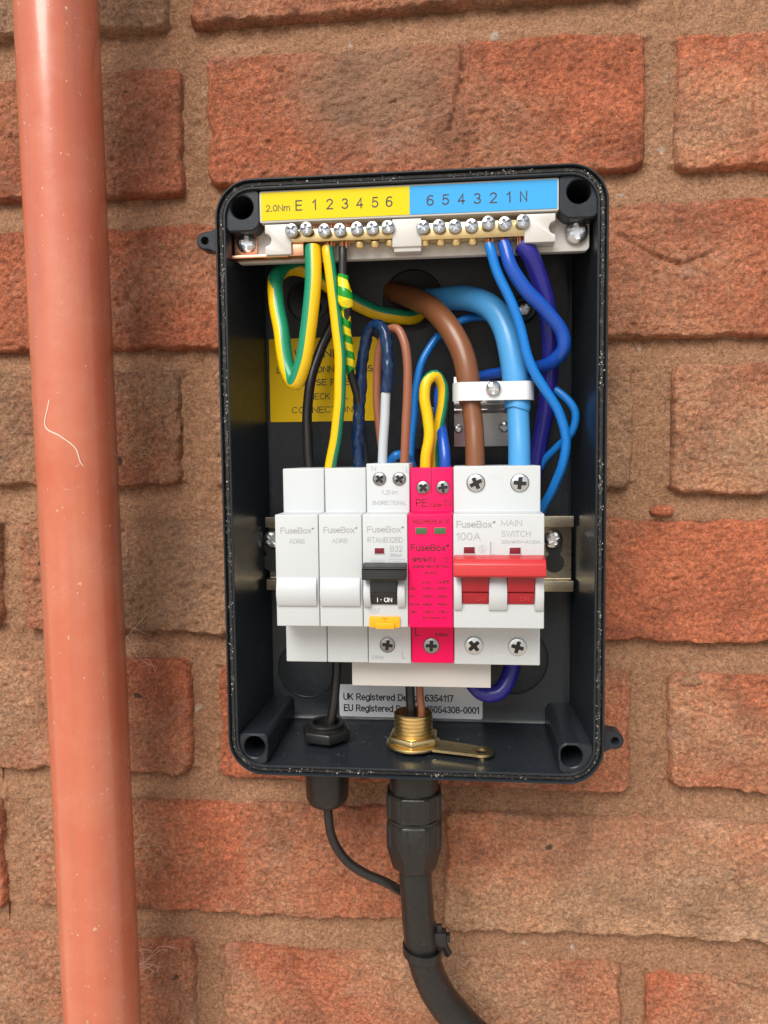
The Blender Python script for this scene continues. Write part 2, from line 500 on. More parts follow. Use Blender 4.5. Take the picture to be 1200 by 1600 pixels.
# ---- a plain single-stroke alphabet for all print: polylines in a box of cap height 1
def arc(cx, cy, rx, ry, a0, a1, n=10):
    return [(cx + rx * math.cos(math.radians(a0 + (a1 - a0) * i / n)), cy + ry * math.sin(math.radians(a0 + (a1 - a0) * i / n))) for i in range(n + 1)]
XH = 0.70
GLYPH = {
    'A': (.70, [[(0, 0), (.35, 1), (.70, 0)], [(.13, .36), (.57, .36)]]),
    'B': (.60, [[(0, .5), (0, 1), (.32, 1)] + arc(.32, .755, .24, .245, 90, -90) + [(0, .51)], [(0, .5), (.34, .5)] + arc(.34, .25, .26, .25, 90, -90) + [(0, 0), (0, .5)]]),
    'C': (.68, [arc(.36, .5, .36, .5, 48, 312, 18)]),
    'D': (.66, [[(0, 0), (0, 1), (.28, 1)] + arc(.28, .5, .38, .5, 90, -90, 14) + [(0, 0)]]),
    'E': (.56, [[(.56, 1), (0, 1), (0, 0), (.56, 0)], [(0, .52), (.50, .52)]]),
    'F': (.52, [[(.52, 1), (0, 1), (0, 0)], [(0, .50), (.46, .50)]]),
    'G': (.72, [arc(.37, .5, .37, .5, 50, 340, 18) + [(.72, .46), (.42, .46)]]),
    'H': (.62, [[(0, 0), (0, 1)], [(.62, 0), (.62, 1)], [(0, .52), (.62, .52)]]),
    'I': (.06, [[(.03, 0), (.03, 1)]]),
    'K': (.60, [[(0, 0), (0, 1)], [(.58, 1), (0, .38)], [(.20, .60), (.60, 0)]]),
    'L': (.50, [[(0, 1), (0, 0), (.50, 0)]]),
    'M': (.76, [[(0, 0), (0, 1), (.38, .12), (.76, 1), (.76, 0)]]),
    'N': (.64, [[(0, 0), (0, 1), (.64, 0), (.64, 1)]]),
    'O': (.76, [arc(.38, .5, .38, .5, 90, 450, 26)]),
    'P': (.56, [[(0, 0), (0, 1), (.30, 1)] + arc(.30, .73, .26, .27, 90, -90) + [(0, .46)]]),
    'R': (.62, [[(0, 0), (0, 1), (.32, 1)] + arc(.32, .74, .26, .26, 90, -90) + [(0, .48)], [(.30, .48), (.62, 0)]]),
    'S': (.58, [arc(.29, .745, .27, .255, 35, 250, 12) + arc(.29, .255, .29, .255, 80, -145, 12)]),
    'T': (.60, [[(0, 1), (.60, 1)], [(.30, .95), (.30, 0)]]),
    'U': (.62, [[(0, 1), (0, .31)] + arc(.31, .31, .31, .31, 180, 360, 12) + [(.62, 1)]]),
    'V': (.66, [[(0, 1), (.33, 0), (.66, 1)]]),
    'W': (.92, [[(0, 1), (.24, 0), (.46, .95), (.68, 0), (.92, 1)]]),
    'a': (.50, [[(.50, XH), (.50, 0)], arc(.25, XH / 2, .25, XH / 2, 20, 340, 18)]),
    'c': (.46, [arc(.25, XH / 2, .25, XH / 2, 48, 312, 14)]),
    'd': (.50, [[(.50, 1), (.50, 0)], arc(.25, XH / 2, .25, XH / 2, 20, 340, 18)]),
    'e': (.50, [[(.02, .37), (.50, .37)] + arc(.25, XH / 2, .25, XH / 2, 5, 315, 18)]),
    'g': (.50, [[(.50, XH), (.50, -.05)] + arc(.26, -.05, .24, .22, 0, -150, 10), arc(.25, XH / 2, .25, XH / 2, 20, 340, 18)]),
    'i': (.06, [[(.03, 0), (.03, XH)], [(.03, .86), (.03, 1)]]),
    'k': (.46, [[(0, 0), (0, 1)], [(.44, XH), (0, .26)], [(.15, .40), (.46, 0)]]),
    'm': (.78, [[(0, 0), (0, XH)], [(0, XH - .2)] + arc(.20, XH - .2, .19, .2, 170, 0, 8) + [(.39, 0)], [(.39, XH - .2)] + arc(.59, XH - .2, .19, .2, 170, 0, 8) + [(.78, 0)]]),
    'n': (.46, [[(0, 0), (0, XH)], [(0, XH - .23)] + arc(.24, XH - .23, .22, .23, 170, 0, 8) + [(.46, 0)]]),
    'o': (.50, [arc(.25, XH / 2, .25, XH / 2, 90, 450, 20)]),
    'p': (.50, [[(0, XH), (0, -.28)], arc(.25, XH / 2, .25, XH / 2, 160, -160, 18)]),
    'r': (.30, [[(0, 0), (0, XH)], [(0, XH - .26)] + arc(.26, XH - .26, .24, .26, 165, 80, 6)]),
    's': (.42, [arc(.21, .525, .19, .175, 35, 250, 10) + arc(.21, .175, .21, .175, 80, -145, 10)]),
    't': (.32, [[(.13, .95), (.13, .12)] + arc(.25, .12, .12, .12, 180, 280, 5), [(0, XH), (.30, XH)]]),
    'u': (.46, [[(0, XH), (0, .23)] + arc(.22, .23, .22, .23, 180, 350, 8), [(.46, XH), (.46, 0)]]),
    'x': (.46, [[(0, XH), (.46, 0)], [(.46, XH), (0, 0)]]),
    '0': (.52, [arc(.26, .5, .26, .5, 90, 450, 24)]),
    '1': (.26, [[(0, .76), (.24, 1), (.24, 0)]]),
    '2': (.52, [arc(.26, .73, .25, .27, 165, -40, 12) + [(0, 0), (.52, 0)]]),
    '3': (.52, [arc(.25, .755, .23, .245, 150, -80, 10), arc(.25, .26, .27, .26, 88, -155, 12)]),
    '4': (.56, [[(.42, 0), (.42, 1), (0, .28), (.56, .28)]]),
    '5': (.52, [[(.48, 1), (.10, 1), (.05, .50)] + arc(.25, .32, .27, .32, 130, -150, 14)]),
    '6': (.52, [arc(.26, .30, .26, .30, 100, 460, 20), [(.02, .34)] + arc(.32, .52, .31, .48, 175, 60, 10)]),
    '7': (.50, [[(0, 1), (.50, 1), (.18, 0)]]),
    '8': (.52, [arc(.26, .755, .22, .245, 90, 450, 18), arc(.26, .26, .26, .26, 90, 450, 18)]),
    '9': (.52, [arc(.26, .70, .26, .30, 90, 450, 20), [(.50, .66)] + arc(.20, .48, .31, .48, 5, -120, 10)]),
    '.': (.10, [[(.05, 0), (.05, .12)]]),
    ':': (.10, [[(.05, .08), (.05, .22)], [(.05, .55), (.05, .69)]]),
    '-': (.32, [[(0, .40), (.32, .40)]]),
    '~': (.46, [[(0, .38)] + arc(.12, .38, .11, .12, 170, 20, 5) + arc(.34, .46, .11, .12, 200, 350, 5)]),
    '/': (.34, [[(0, -.04), (.34, 1.04)]]),
    '|': (.06, [[(.03, -.1), (.03, 1.1)]]),
    '\u00b7': (.12, [[(.06, .44), (.06, .58)]]),
    '\u00ae': (.26, [arc(.13, .87, .12, .12, 90, 450, 14), [(.09, .82), (.09, .93), (.16, .92), (.10, .87), (.17, .82)]]),
    ' ': (.26, []),
}
def lettering(txt, c, h, w, parent, mat='ink', bold=0.0):
    """Flat print centred on c (x,d,z): cap height h mm, total width w mm."""
    gap = 0.20
    runs, x = [], 0.0
    for ch in txt:
        gw, strokes = GLYPH[ch]
        runs += [[(x + px, py) for px, py in s_] for s_ in strokes]
        x += gw + gap
    total = max(0.06, x - gap)
    th = h * ((0.125 if h > 1.6 else 0.17) if not bold else 0.125 + min(bold, 0.03) * 2.6)
    sx = max(0.01, (w - th)) / total if total > 0.07 else 1.0
    sy = h - th
    b = MB()
    for k, s_ in enumerate(runs):
        P = [Vector((c[0] + (px - total / 2) * sx, c[2] + (py - 0.5) * sy)) for px, py in s_]
        Q = [P[0]]
        for q in P[1:]:
            if (q - Q[-1]).length > 1e-4: Q.append(q)
        P = Q
        if len(P) < 2: continue
        shut = (P[0] - P[-1]).length < 1e-3
        if not shut:
            e0, e1 = (P[0] - P[1]).normalized(), (P[-1] - P[-2]).normalized()
            P[0] = P[0] + e0 * th * 0.5
            P[-1] = P[-1] + e1 * th * 0.5
        L_, R_ = [], []
        for i, q in enumerate(P):
            a = (q - P[i - 1]) if i else ((P[-1] - P[-2]) if shut else (P[1] - q))
            d_ = (P[i + 1] - q) if i < len(P) - 1 else ((P[1] - P[0]) if shut else a)
            a, d_ = a.normalized(), d_.normalized()
            m = a + d_
            m = d_ if m.length < 0.2 else m.normalized()
            nrm = Vector((-m.y, m.x))
            f = 1.0 / max(0.45, nrm.dot(Vector((-a.y, a.x))))
            L_.append(q + nrm * th * 0.5 * f)
            R_.append(q - nrm * th * 0.5 * f)
        dd = c[1] + 0.05 + 0.006 * (k % 5)
        va = [b.v((q.x, dd, q.y)) for q in L_]
        vb = [b.v((q.x, dd, q.y)) for q in R_]
        for i in range(len(va) - 1):
            b.face((va[i], va[i + 1], vb[i + 1], vb[i]))
    bm = b.bm
    off = root_loc(parent)
    for v in bm.verts: v.co -= off
    for f in bm.faces:
        f.normal_update()
        if f.normal.y > 0: f.normal_flip()
    me = bpy.data.meshes.new('lettering')
    bm.to_mesh(me)
    bm.free()
    me.materials.append(M[mat])
    o = bpy.data.objects.new('lettering', me)
    col.objects.link(o)
    o.parent = parent
    return o

# a screw head with a cross recess, facing the viewer; one mesh per size, shared
_screws = {}
def screw_mesh(r, mat, dome=0.5, depth=1.5, thick=0.8):
    key = (r, mat, dome)
    if key in _screws: return _screws[key]
    b = MB()
    n = 48
    def plus(a):
        w, L = 0.22 * r, 0.70 * r
        c, s = abs(math.cos(a)), abs(math.sin(a))
        best = 0
        for hw, hl in ((L, w), (w, L)):
            t = min(hw / max(c, 1e-6), hl / max(s, 1e-6))
            best = max(best, t)
        return min(best, L * 1.02)
    def ring(f, d):
        return [(f(2 * math.pi * i / n + 0.3) * math.cos(2 * math.pi * i / n + 0.3), d, f(2 * math.pi * i / n + 0.3) * math.sin(2 * math.pi * i / n + 0.3)) for i in range(n)]
    b.loft([ring(lambda a: r, -thick - 0.6), ring(lambda a: r, -0.25), ring(lambda a: r * 0.95, 0.0),
            ring(lambda a: r * 0.80, dome * 0.6), ring(plus, dome), ring(lambda a: plus(a) * 0.82, dome - depth)], cap0=True, cap1=True)
    bmesh.ops.recalc_face_normals(b.bm, faces=b.bm.faces[:])
    me = bpy.data.meshes.new('screw')
    b.bm.to_mesh(me)
    b.bm.free()
    me.materials.append(M[mat])
    for p in me.polygons: p.use_smooth = True
    me.set_sharp_from_angle(angle=math.radians(35))
    _screws[key] = me
    return me
def screw(c, r, parent, mat='steel', dome=0.5, spin=None, tilt=0.0, name='screw'):
    o = bpy.data.objects.new(name, screw_mesh(r, mat, dome))
    col.objects.link(o)
    o.parent = parent
    o.location = W(c) - root_loc(parent)
    o.rotation_euler = (tilt, random.uniform(0, 1.57) if spin is None else spin, 0)
    return o

# ---------------------------------------------------------------- ground
g = MB()
g.loft([[(-20000, d, -1250), (20000, d, -1250)] for d in (0, 20000)], closed=False, cap0=False, cap1=False)
t = NT('grey_paving')
gc = t.coords()
ground = g.build('ground', t.out(t.mix(t.noise(gc, 6, 5, 0.7), (0.50, 0.43, 0.34), (0.64, 0.56, 0.46)), 0.9, t.bump(t.noise(gc, 90, 4), 0.4, 0.004)), smooth=False)
ground['kind'] = 'structure'

# ---------------------------------------------------------------- brick wall
wall = thing('brick_wall', 'weathered orange and buff brick wall with sandy mortar behind the open box', 'wall', (0, 0, -1250))
JOINT_D = -3.8
def hnoise(x, z, seed):
    p = Vector((x, z, seed * 17.3))
    a = noise.noise(p / 31.0) * 0.9 + noise.noise(p / 11.0) * 0.45
    q = Vector((x * 0.85 + z * 0.25, z * 1.15 - x * 0.2, seed * 9.1))
    a += (abs(noise.noise(q / 5.4)) - 0.25) * 1.5 + (abs(noise.noise(q / 2.9)) - 0.25) * 1.0
    a += noise.noise(p / 1.9) * 0.36
    a -= max(0.0, noise.noise(Vector((x + 40, z, seed * 3.3)) / 3.4) - 0.38) * 3.0
    return a
def groove_depth(x, z, cuts):
    g = 0.0
    for (ax, az, bx_, bz, w, dep) in cuts:
        L2 = (bx_ - ax) ** 2 + (bz - az) ** 2
        t_ = max(0, min(1, ((x - ax) * (bx_ - ax) + (z - az) * (bz - az)) / L2))
        r = math.hypot(x - ax - t_ * (bx_ - ax), z - az - t_ * (bz - az)) + noise.noise(Vector((x / 4, z / 4, 2))) * 0.5
        if r < w: g = max(g, dep * (1 - max(0, r) / w))
    return g
brick_boxes = []
def brick(x0, x1, zt0, zt1, zb0, zb1, red, val, step=0.95, cuts=(), stain=0.0):
    """x0..x1, top and bottom heights at the left and the right end."""
    i = len(brick_boxes)
    brick_boxes.append((x0, x1))
    seed = i * 1.37
    b = MB()
    nx, nz = max(6, int((x1 - x0) / step)), max(4, int(65 / step))
    face_d = random.uniform(-0.6, 0.9)
    L, H = x1 - x0, (zt0 + zt1 - zb0 - zb1) / 2
    grid = []
    for r in range(nz + 1):
        row = []
        v = r / nz
        for c in range(nx + 1):
            u = c / nx
            x = x0 + L * u
            z = (zb0 + (zb1 - zb0) * u) * (1 - v) + (zt0 + (zt1 - zt0) * u) * v
            ex, ez = min(u, 1 - u) * L, min(v, 1 - v) * H
            # rounded corner distance to the ragged arris
            rad = 6.0 + 4.0 * noise.noise(Vector((round(u) * 3.1, round(v) * 5.3, seed * 2.1)))
            if ex < rad and ez < rad:
                e = rad - math.hypot(rad - ex, rad - ez)
            else:
                e = min(ex, ez)
            e += noise.noise(Vector((x / 9.0, z / 9.0, seed))) * 1.7 + noise.noise(Vector((x / 26.0, z / 26.0, seed + 2))) * 1.6 + noise.noise(Vector((x / 3.5, z / 3.5, seed + 5))) * 0.7
            d = face_d + hnoise(x, z, seed)
            if cuts: d -= groove_depth(x, z, cuts)
            if e < 2.0:
                tt = max(-0.7, e / 2.0)
                d -= (1 - tt) ** 2 * 5.0
            # a slightly proud lip along the lower arris
            if v < 0.12 and e > 1.5:
                d += 0.7 * max(0, noise.noise(Vector((x / 22.0, 3.0, seed))) + 0.25)
            row.append(b.v((x, d, z)))
        grid.append(row)
    for r in range(nz):
        for c in range(nx):
            b.face((grid[r][c], grid[r][c + 1], grid[r + 1][c + 1], grid[r + 1][c]))
    loop = grid[0][:] + [grid[r][-1] for r in range(1, nz + 1)] + grid[-1][-2::-1] + [grid[r][0] for r in range(nz - 1, 0, -1)]
    back = [b.bm.verts.new((v.co.x, 0.05, v.co.z)) for v in loop]
    n = len(loop)
    for k in range(n):
        b.face((loop[k], back[k], back[(k + 1) % n], loop[(k + 1) % n]))
    o = b.build('brick', 'brick', wall, angle=80)
    o.color = (red, val, random.random(), stain)
    return o

# bricks in view: left x, right x (mm), top and bottom heights at each end
VIEW = [
    # row 0
    (-356.33, -121.47, 296.98, 292.65, 224.56, 223.56, 0.15, 0.85),
    (-110.45, 107.45, 294.06, 290.96, 223.55, 224.89, 0.2, 0.9),
    # row 1
    (-379.11, -116.24, 206.59, 204.98, 145.57, 142.94, 0.75, 0.85),
    (-103.34, 108.64, 208.90, 208.29, 146.52, 145.05, 0.62, 0.95),
    (121.33, 324.15, 206.14, 204.65, 143.71, 138.73, 0.95, 1.1),
    # row 2
    (-236.01, -0.29, 129.74, 128.09, 67.88, 65.55, 0.90, 0.95),
    (12.18, 228.73, 129.25, 129.97, 67.62, 65.22, 0.66, 1.0),
    # row 3
    (-391.66, -121.34, 59.86, 57.05, -3.34, -2.70, 0.22, 0.82),
    (-103.56, 103.89, 56.97, 55.06, -5.45, -5.58, 0.22, 0.95),
    (122.12, 331.84, 54.01, 54.58, -8.18, -11.07, 0.30, 1.05),
    # row 4
    (-490.46, -222.27, -18.88, -19.54, -81.44, -78.76, 0.3, 0.95),
    (-210.81, 24.08, -19.58, -18.66, -78.97, -80.73, 0.24, 0.9),
    (36.72, 256.21, -18.40, -20.67, -79.88, -81.68, 0.80, 1.05),
    # row 5
    (-404.98, -119.80, -96.46, -92.73, -152.76, -155.80, 0.72, 0.95),
    (-105.67, 104.34, -93.86, -95.66, -156.04, -158.83, 0.80, 1.0),
    (122.21, 336.77, -96.31, -96.74, -153.98, -158.94, 0.78, 1.08),
    # row 6
    (-485.30, -228.17, -177.09, -170.54, -245.32, -234.94, 0.25, 0.95),
    (-214.17, 4.56, -170.06, -167.98, -231.31, -231.45, 0.44, 1.0),
    (11.79, 236.06, -169.00, -170.62, -233.03, -231.61, 0.42, 1.12),
    # row 7
    (-389.34, -122.03, -247.49, -245.88, -315.21, -311.04, 0.42, 0.95),
    (-107.72, 102.14, -247.23, -246.59, -311.83, -308.87, 0.58, 1.0),
    (113.49, 332.78, -249.99, -247.13, -309.74, -305.18, 0.72, 1.05),
]
CUTS = {3: ((24.06, 206.58, 22.48, 191.43, 2.2, 2.6), (22.48, 191.43, 16.90, 168.10, 2.4, 3.0), (27.38, 205.79, 25.81, 189.77, 1.6, 1.4)),
        6: ((96.99, 114.58, 112.42, 105.10, 1.7, 2.0), (112.42, 105.10, 125.08, 99.91, 1.7, 2.2), (125.08, 99.91, 138.64, 105.31, 1.5, 1.6)),
        21: ((135.15, -248.70, 165.48, -255.93, 2.0, 2.4),)}
for i_, a in enumerate(VIEW):
    brick(*a, cuts=CUTS.get(i_, ()), stain={3: 1.0, 6: 0.25, 11: 0.5, 18: 0.3}.get(i_, 0.0))
z_hi = max(max(a[2], a[3]) for a in VIEW)
z_lo = min(min(a[4], a[5]) for a in VIEW)
# the same bond carries on around the view
def generic_row(zt, shift, skip=None):
    x = -1010 + shift
    while x < 1000:
        if skip is None or x + 215 <= skip[0] + 4 or x >= skip[1] - 4:
            brick(x, x + 214, zt, zt, zt - 65, zt - 65, random.uniform(0.2, 0.95), random.uniform(0.9, 1.05), step=8)
        x += 225
k, zt = 0, z_hi + 75
while zt < 560:
    generic_row(zt, 0 if k % 2 else 112); zt += 75; k += 1
k, zt = 0, z_lo - 10
while zt > -1240:
    generic_row(zt, 0 if k % 2 else 112); zt -= 75; k += 1
rows = []
for a in VIEW:
    for r in rows:
        if abs(r[0] - (a[2] + a[3]) / 2) < 25:
            r[1] = min(r[1], a[0]); r[2] = max(r[2], a[1]); break
    else:
        rows.append([(a[2] + a[3]) / 2, a[0], a[1]])
for zt, xa, xb in rows:
    x = xb + 10
    while x < 900:
        brick(x, x + 214, zt, zt, zt - 65, zt - 65, random.uniform(0.2, 0.95), 1.0, step=8); x += 225
    x = xa - 10
    while x > -900:
        brick(x - 214, x, zt, zt, zt - 65, zt - 65, random.uniform(0.2, 0.95), 1.0, step=8); x -= 225

row_list = []
for a in VIEW:
    for r in row_list:
        if abs((r[0][2] + r[0][3]) / 2 - (a[2] + a[3]) / 2) < 25:
            r.append(a); break
    else:
        row_list.append([a])
row_list.sort(key=lambda r: -r[0][2])
def edges_at(x, r):
    best, bd = None, 1e9
    for a in r:
        dist = max(a[0] - x, x - a[1], 0)
        if dist < bd: best, bd = a, dist
    a = best
    u = max(0, min(1, (x - a[0]) / (a[1] - a[0])))
    return a[2] + (a[3] - a[2]) * u, a[4] + (a[5] - a[4]) * u, max(0.0, min(1.0, (bd + 1.5) / 4.5))
def joint_depth(x, z):
    # each bed joint is deep under the brick above and comes up nearly flush with the brick below
    for up, dn in zip(row_list, row_list[1:]):
        _, zb, wu = edges_at(x, up)
        zt, _, wd = edges_at(x, dn)
        if zt - 3 <= z <= zb + 3:
            f = max(0, min(1, (zb - z) / max(2.0, zb - zt)))
            top, bot = -7.2 + 2.6 * wu, -2.6 - 2.0 * wd
            return top + (bot - top) * f ** 0.9
    return -4.6
def mortar_sheet(x0, x1, z0, z1, step, name='mortar', d_off=0.0):
    b = MB()
    nx, nz = int((x1 - x0) / step), int((z1 - z0) / step)
    grid = []
    for r in range(nz + 1):
        row = []
        for c in range(nx + 1):
            x, z = x0 + (x1 - x0) * c / nx, z0 + (z1 - z0) * r / nz
            p = Vector((x, z, 4.2))
            d = joint_depth(x, z) + noise.noise(p / 38) * 1.2 + noise.noise(p / 12) * 0.8 + noise.noise(p / 5.0) * 0.9 + noise.noise(p / 2.4) * 0.5
            row.append(b.v((x, d, z)))
        grid.append(row)
    for r in range(nz):
        for c in range(nx):
            b.face((grid[r][c], grid[r][c + 1], grid[r + 1][c + 1], grid[r + 1][c]))
    return b.build(name, 'mortar', wall, angle=80)
mortar_sheet(-230, 240, -290, 270, 1.15)
outer = MB()
X0, X1, Z0, Z1 = -1020, 1020, -1250, 560
for (a, b_, c, d) in ((X0, X1, Z0, -289), (X0, X1, 269, Z1), (X0, -229, -289, 269), (239, X1, -289, 269)):
    outer.box(a, b_, -60, JOINT_D - 0.6, c, d)
outer.build('mortar', 'mortar', wall, smooth=False)

# crumbs of clay and mortar squeezed out on the joints
def crumb(c, rx, rz, mat, seed):
    b = MB()
    rings = []
    for f, d in ((1.0, -5.0), (0.97, 0.2), (0.8, 1.2), (0.45, 1.8), (0.1, 2.0)):
        ring = []
        for i in range(22):
            a = 2 * math.pi * i / 22
            k_ = f * (1 + 0.22 * noise.noise(Vector((math.cos(a) * 1.4, math.sin(a) * 1.4, seed))))
            ring.append((c[0] + rx * k_ * math.cos(a), c[1] + d + 0.3 * noise.noise(Vector((math.cos(a) * 2, math.sin(a) * 2, seed + f))), c[2] + rz * k_ * math.sin(a)))
        rings.append(ring)
    b.loft(rings)
    o = b.build('crumb', mat, wall)
    o.color = (1.0, 1.1, 0.3, 0)
crumb((118.2, 0, -16.2), 5.8, 2.6, 'brick', 1.0)
crumb((132.1, 0, -99.6), 5.5, 3.2, 'mortar', 4.0)

# ---------------------------------------------------------------- downpipe
p = MB()
PX, PD, PR = -151.3, 50.0, 17.4
prof = []
for i in range(46):
    z = -1250 + i * 40
    prof.append((PR, z))
p.lathe((PX, PD, 0), 'z', prof, n=96)
dp = p.build('downpipe', 'pipe')
dp.rotation_euler.y = -0.007          # the pipe leans a touch to the left as it rises
dp.location.x += 0.0091
tag(dp, 'smooth terracotta coloured plastic downpipe running up the wall left of the box', 'pipe')

# ---------------------------------------------------------------- enclosure
BW, BH, RIM = 160.0, 252.6, 64.0
enc = thing('electrical_enclosure', 'open dark grey plastic consumer unit box screwed to the brick wall', 'enclosure', (0, 3, -BH / 2))
def loop_at(inset, d, r0=15.5):
    return [(x, d, z) for x, z in rrect(-BW / 2 + inset, BW / 2 - inset, -BH / 2 + inset, BH / 2 - inset, max(2.5, r0 - inset), 10)]
s = MB()
s.loft([loop_at(2.6, 3.0), loop_at(1.6, 4.0), loop_at(0.5, 60.0), loop_at(0.0, 60.5), loop_at(0.0, 63.4), loop_at(0.35, 64.0), loop_at(0.75, 64.0), loop_at(0.95, 63.7),
        loop_at(1.0, 61.0), loop_at(3.5, 61.0), loop_at(3.55, 63.7), loop_at(3.7, 64.0), loop_at(4.25, 64.0), loop_at(4.5, 63.7),
        loop_at(6.2, 11.0, 17), loop_at(6.8, 9.0, 17), loop_at(8.6, 8.0, 18)], cap0=True, cap1=True)
shell = s.build('base_shell', 'case', enc, angle=35)
gk = MB()
def groove(inset, d):
    out = []
    for i, (x, dd, z) in enumerate(loop_at(inset, d)):
        out.append((x, dd, z))
    return out
gk.loft([groove(1.05, 60.5), groove(1.1, 62.0), groove(1.7, 62.7), groove(2.8, 62.7), groove(3.4, 62.0), groove(3.45, 60.5)], cap0=False, cap1=False)
gasket = gk.build('gasket', 'gasket', enc)

def boss(cx, cz, x0, x1, z0, z1, rad, name='screw_boss'):
    """Corner pillar with a deep round hole. rad = corner radii (pp, np, nn, pn)."""
    n = 48
    def outer_r(a):
        dx, dz = math.cos(a), math.sin(a)
        lo, hi = 0, 60
        for _ in range(26):
            m = (lo + hi) / 2
            x, z = cx + dx * m, cz + dz * m
            inside = x0 < x < x1 and z0 < z < z1
            if inside:
                for (sx, sz), r in zip(((1, 1), (-1, 1), (-1, -1), (1, -1)), rad):
                    ccx = (x1 - r) if sx > 0 else (x0 + r)
                    ccz = (z1 - r) if sz > 0 else (z0 + r)
                    if (x - ccx) * sx > 0 and (z - ccz) * sz > 0 and math.hypot(x - ccx, z - ccz) > r:
                        inside = False
            if inside: lo = m
            else: hi = m
        return lo
    A = [2 * math.pi * i / n + 0.02 for i in range(n)]
    OR = [outer_r(a) for a in A]
    def ring(f, d):
        return [(cx + math.cos(a) * f(i), d, cz + math.sin(a) * f(i)) for i, a in enumerate(A)]
    b = MB()
    b.loft([ring(lambda i: OR[i], 7.5), ring(lambda i: OR[i], 61.7), ring(lambda i: OR[i] - 0.7, 62.4), ring(lambda i: 5.2, 62.4), ring(lambda i: 4.75, 62.0), ring(lambda i: 4.6, 34), ring(lambda i: 2.4, 33.9), ring(lambda i: 2.2, 22)], cap0=True, cap1=True)
    return b.build(name, 'case', enc, angle=38)
IX, IZ = BW / 2 - 4.1, BH / 2 - 4.1
boss(-68.8, 115.2, -IX, -61.19, 105.33, IZ, (2, 10, 2, 4.5))
boss(68.4, 115.6, 60.24, IX, 105.10, IZ, (10, 2, 5.5, 2))
boss(-68.8, -114.4, -IX, -62.99, -IZ, -108.60, (2.2, 2, 10, 2))
boss(66.8, -114.7, 61.59, IX, -IZ, -109.22, (2, 3.6, 2, 10))

def lug(cx, cz, side):
    b = MB()
    n = 40
    hole, rr = 1.5, 3.7
    edge = (-BW / 2 + 0.6) if side < 0 else (BW / 2 - 0.6)
    def outer(a):
        dx, dz = math.cos(a), math.sin(a)
        lo, hi = rr, 30.0
        if dx * side < 0:
            for _ in range(24):
                m = (lo + hi) / 2
                x, z = dx * m, abs(dz) * m
                t = abs(x) / abs(edge - cx)
                if t < 1 and z < rr + 2.8 * t * t: lo = m
                else: hi = m
            return lo
        return rr
    A = [2 * math.pi * i / n for i in range(n)]
    def ring(f, d): return [(cx + math.cos(a) * f(a), d, cz + math.sin(a) * f(a)) for a in A]
    b.loft([ring(lambda a: hole, 50), ring(outer, 50), ring(outer, 57.4), ring(lambda a: outer(a) - 0.5, 58), ring(lambda a: hole + 0.3, 58), ring(lambda a: hole, 57.6), ring(lambda a: hole, 50)], cap0=False, cap1=False)
    b.build('hinge_lug', 'case', enc, angle=38)
lug(-86.44, 103.53, -1)
lug(85.41, -109.28, 1)

# marks moulded on the back: round knockouts
def ring_mark(c, r, name='knockout'):
    b = MB()
    b.lathe((c[0], 7.6, c[2]), 'd', [(r + 0.7, 0), (r + 0.5, 0.6), (r - 0.1, 0.75), (r - 0.4, 0.5), (r - 1.2, 0.55), (0.2, 0.55)], n=48)
    b.build(name, 'case', enc)
ring_mark((-52.1, 8, 87.2), 10.0)
ring_mark((45.7, 8, -88.1), 17.0)
ring_mark((-56.1, 8, -94.5), 14.5)
# mounting post and screw in the back wall
b = MB()
mp = (50.8, 10, 79.5)
b.lathe((mp[0], 7.5, mp[2]), 'd', [(6.2, 0), (6.0, 5.0), (5.4, 5.6), (3.6, 5.6), (3.4, 4.0)], n=32)
b.build('mounting_post', 'case', enc)
screw((mp[0] + 0.3, 12.6, mp[2]), 3.3, enc, 'steel', name='mounting_screw')
mp = (-50.2, 10, 84.3)
b = MB()
b.lathe((mp[0], 7.5, mp[2]), 'd', [(4.4, 0), (4.2, 5.0), (3.8, 5.4), (2.9, 5.4), (2.6, 4.0)], n=32)
b.build('mounting_post', 'case', enc)
screw((mp[0], 12.0, mp[2]), 2.8, enc, 'steel_dark', name='mounting_screw')
# back cable entry with rubber grommet
b = MB()
gc0 = (-1.3, 9, 86.0)
b.lathe((gc0[0], 7.8, gc0[2]), 'd', [(14.5, 0), (14.5, 0.5), (14.2, 0.7), (13.4, 0.7), (13.0, 0.5), (0.3, 0.45)], n=56)
b.build('grommet', 'dark', enc)

# warning sticker on the back wall
K8, K62, K70, K85 = 0.312, 0.267, 0.260, 0.247
wl0, wl1 = (-73.7, 8.2, 69.3), (-18.4, 8.2, 28.9)
b = MB()
b.prism_d(rrect(wl0[0], wl1[0], wl1[2], wl0[2], 3.0, 6), 7.9, 8.35)
wlab = b.build('warning_label', 'warn_yellow', enc, smooth=False)
wlab['label'] = 'yellow warning sticker on the back wall of the box'
for txt, c, h, w in (('WARNING', (-45.2, 8.35, 61.8), 12.5, 92), ('LOOSE CONNECTIONS', (-44.7, 8.35, 54.1), 10, 152), ('CAUSE FIRES', (-44.2, 8.35, 47.9), 10, 92),
                     ('CHECK ALL', (-44.3, 8.35, 41.1), 10, 70), ('CONNECTIONS', (-44.7, 8.35, 34.6), 10, 106)):
    lettering(txt, c, h * K8, w * K8, wlab, 'ink', 0.012 if h > 11 or 'C' in txt[:2] and 'CAUSE' in txt or 'LOOSE' in txt else 0)
rl0, rl1 = (-39.9, 8.2, -102.0), (31.3, 8.2, -118.4)
b = MB()
b.prism_d(rrect(rl0[0], rl1[0], rl1[2], rl0[2], 1.2, 4), 7.9, 8.35)
rlab = b.build('registration_label', 'lab_white', enc, smooth=False)
rlab['label'] = 'white registered design sticker low on the back wall'
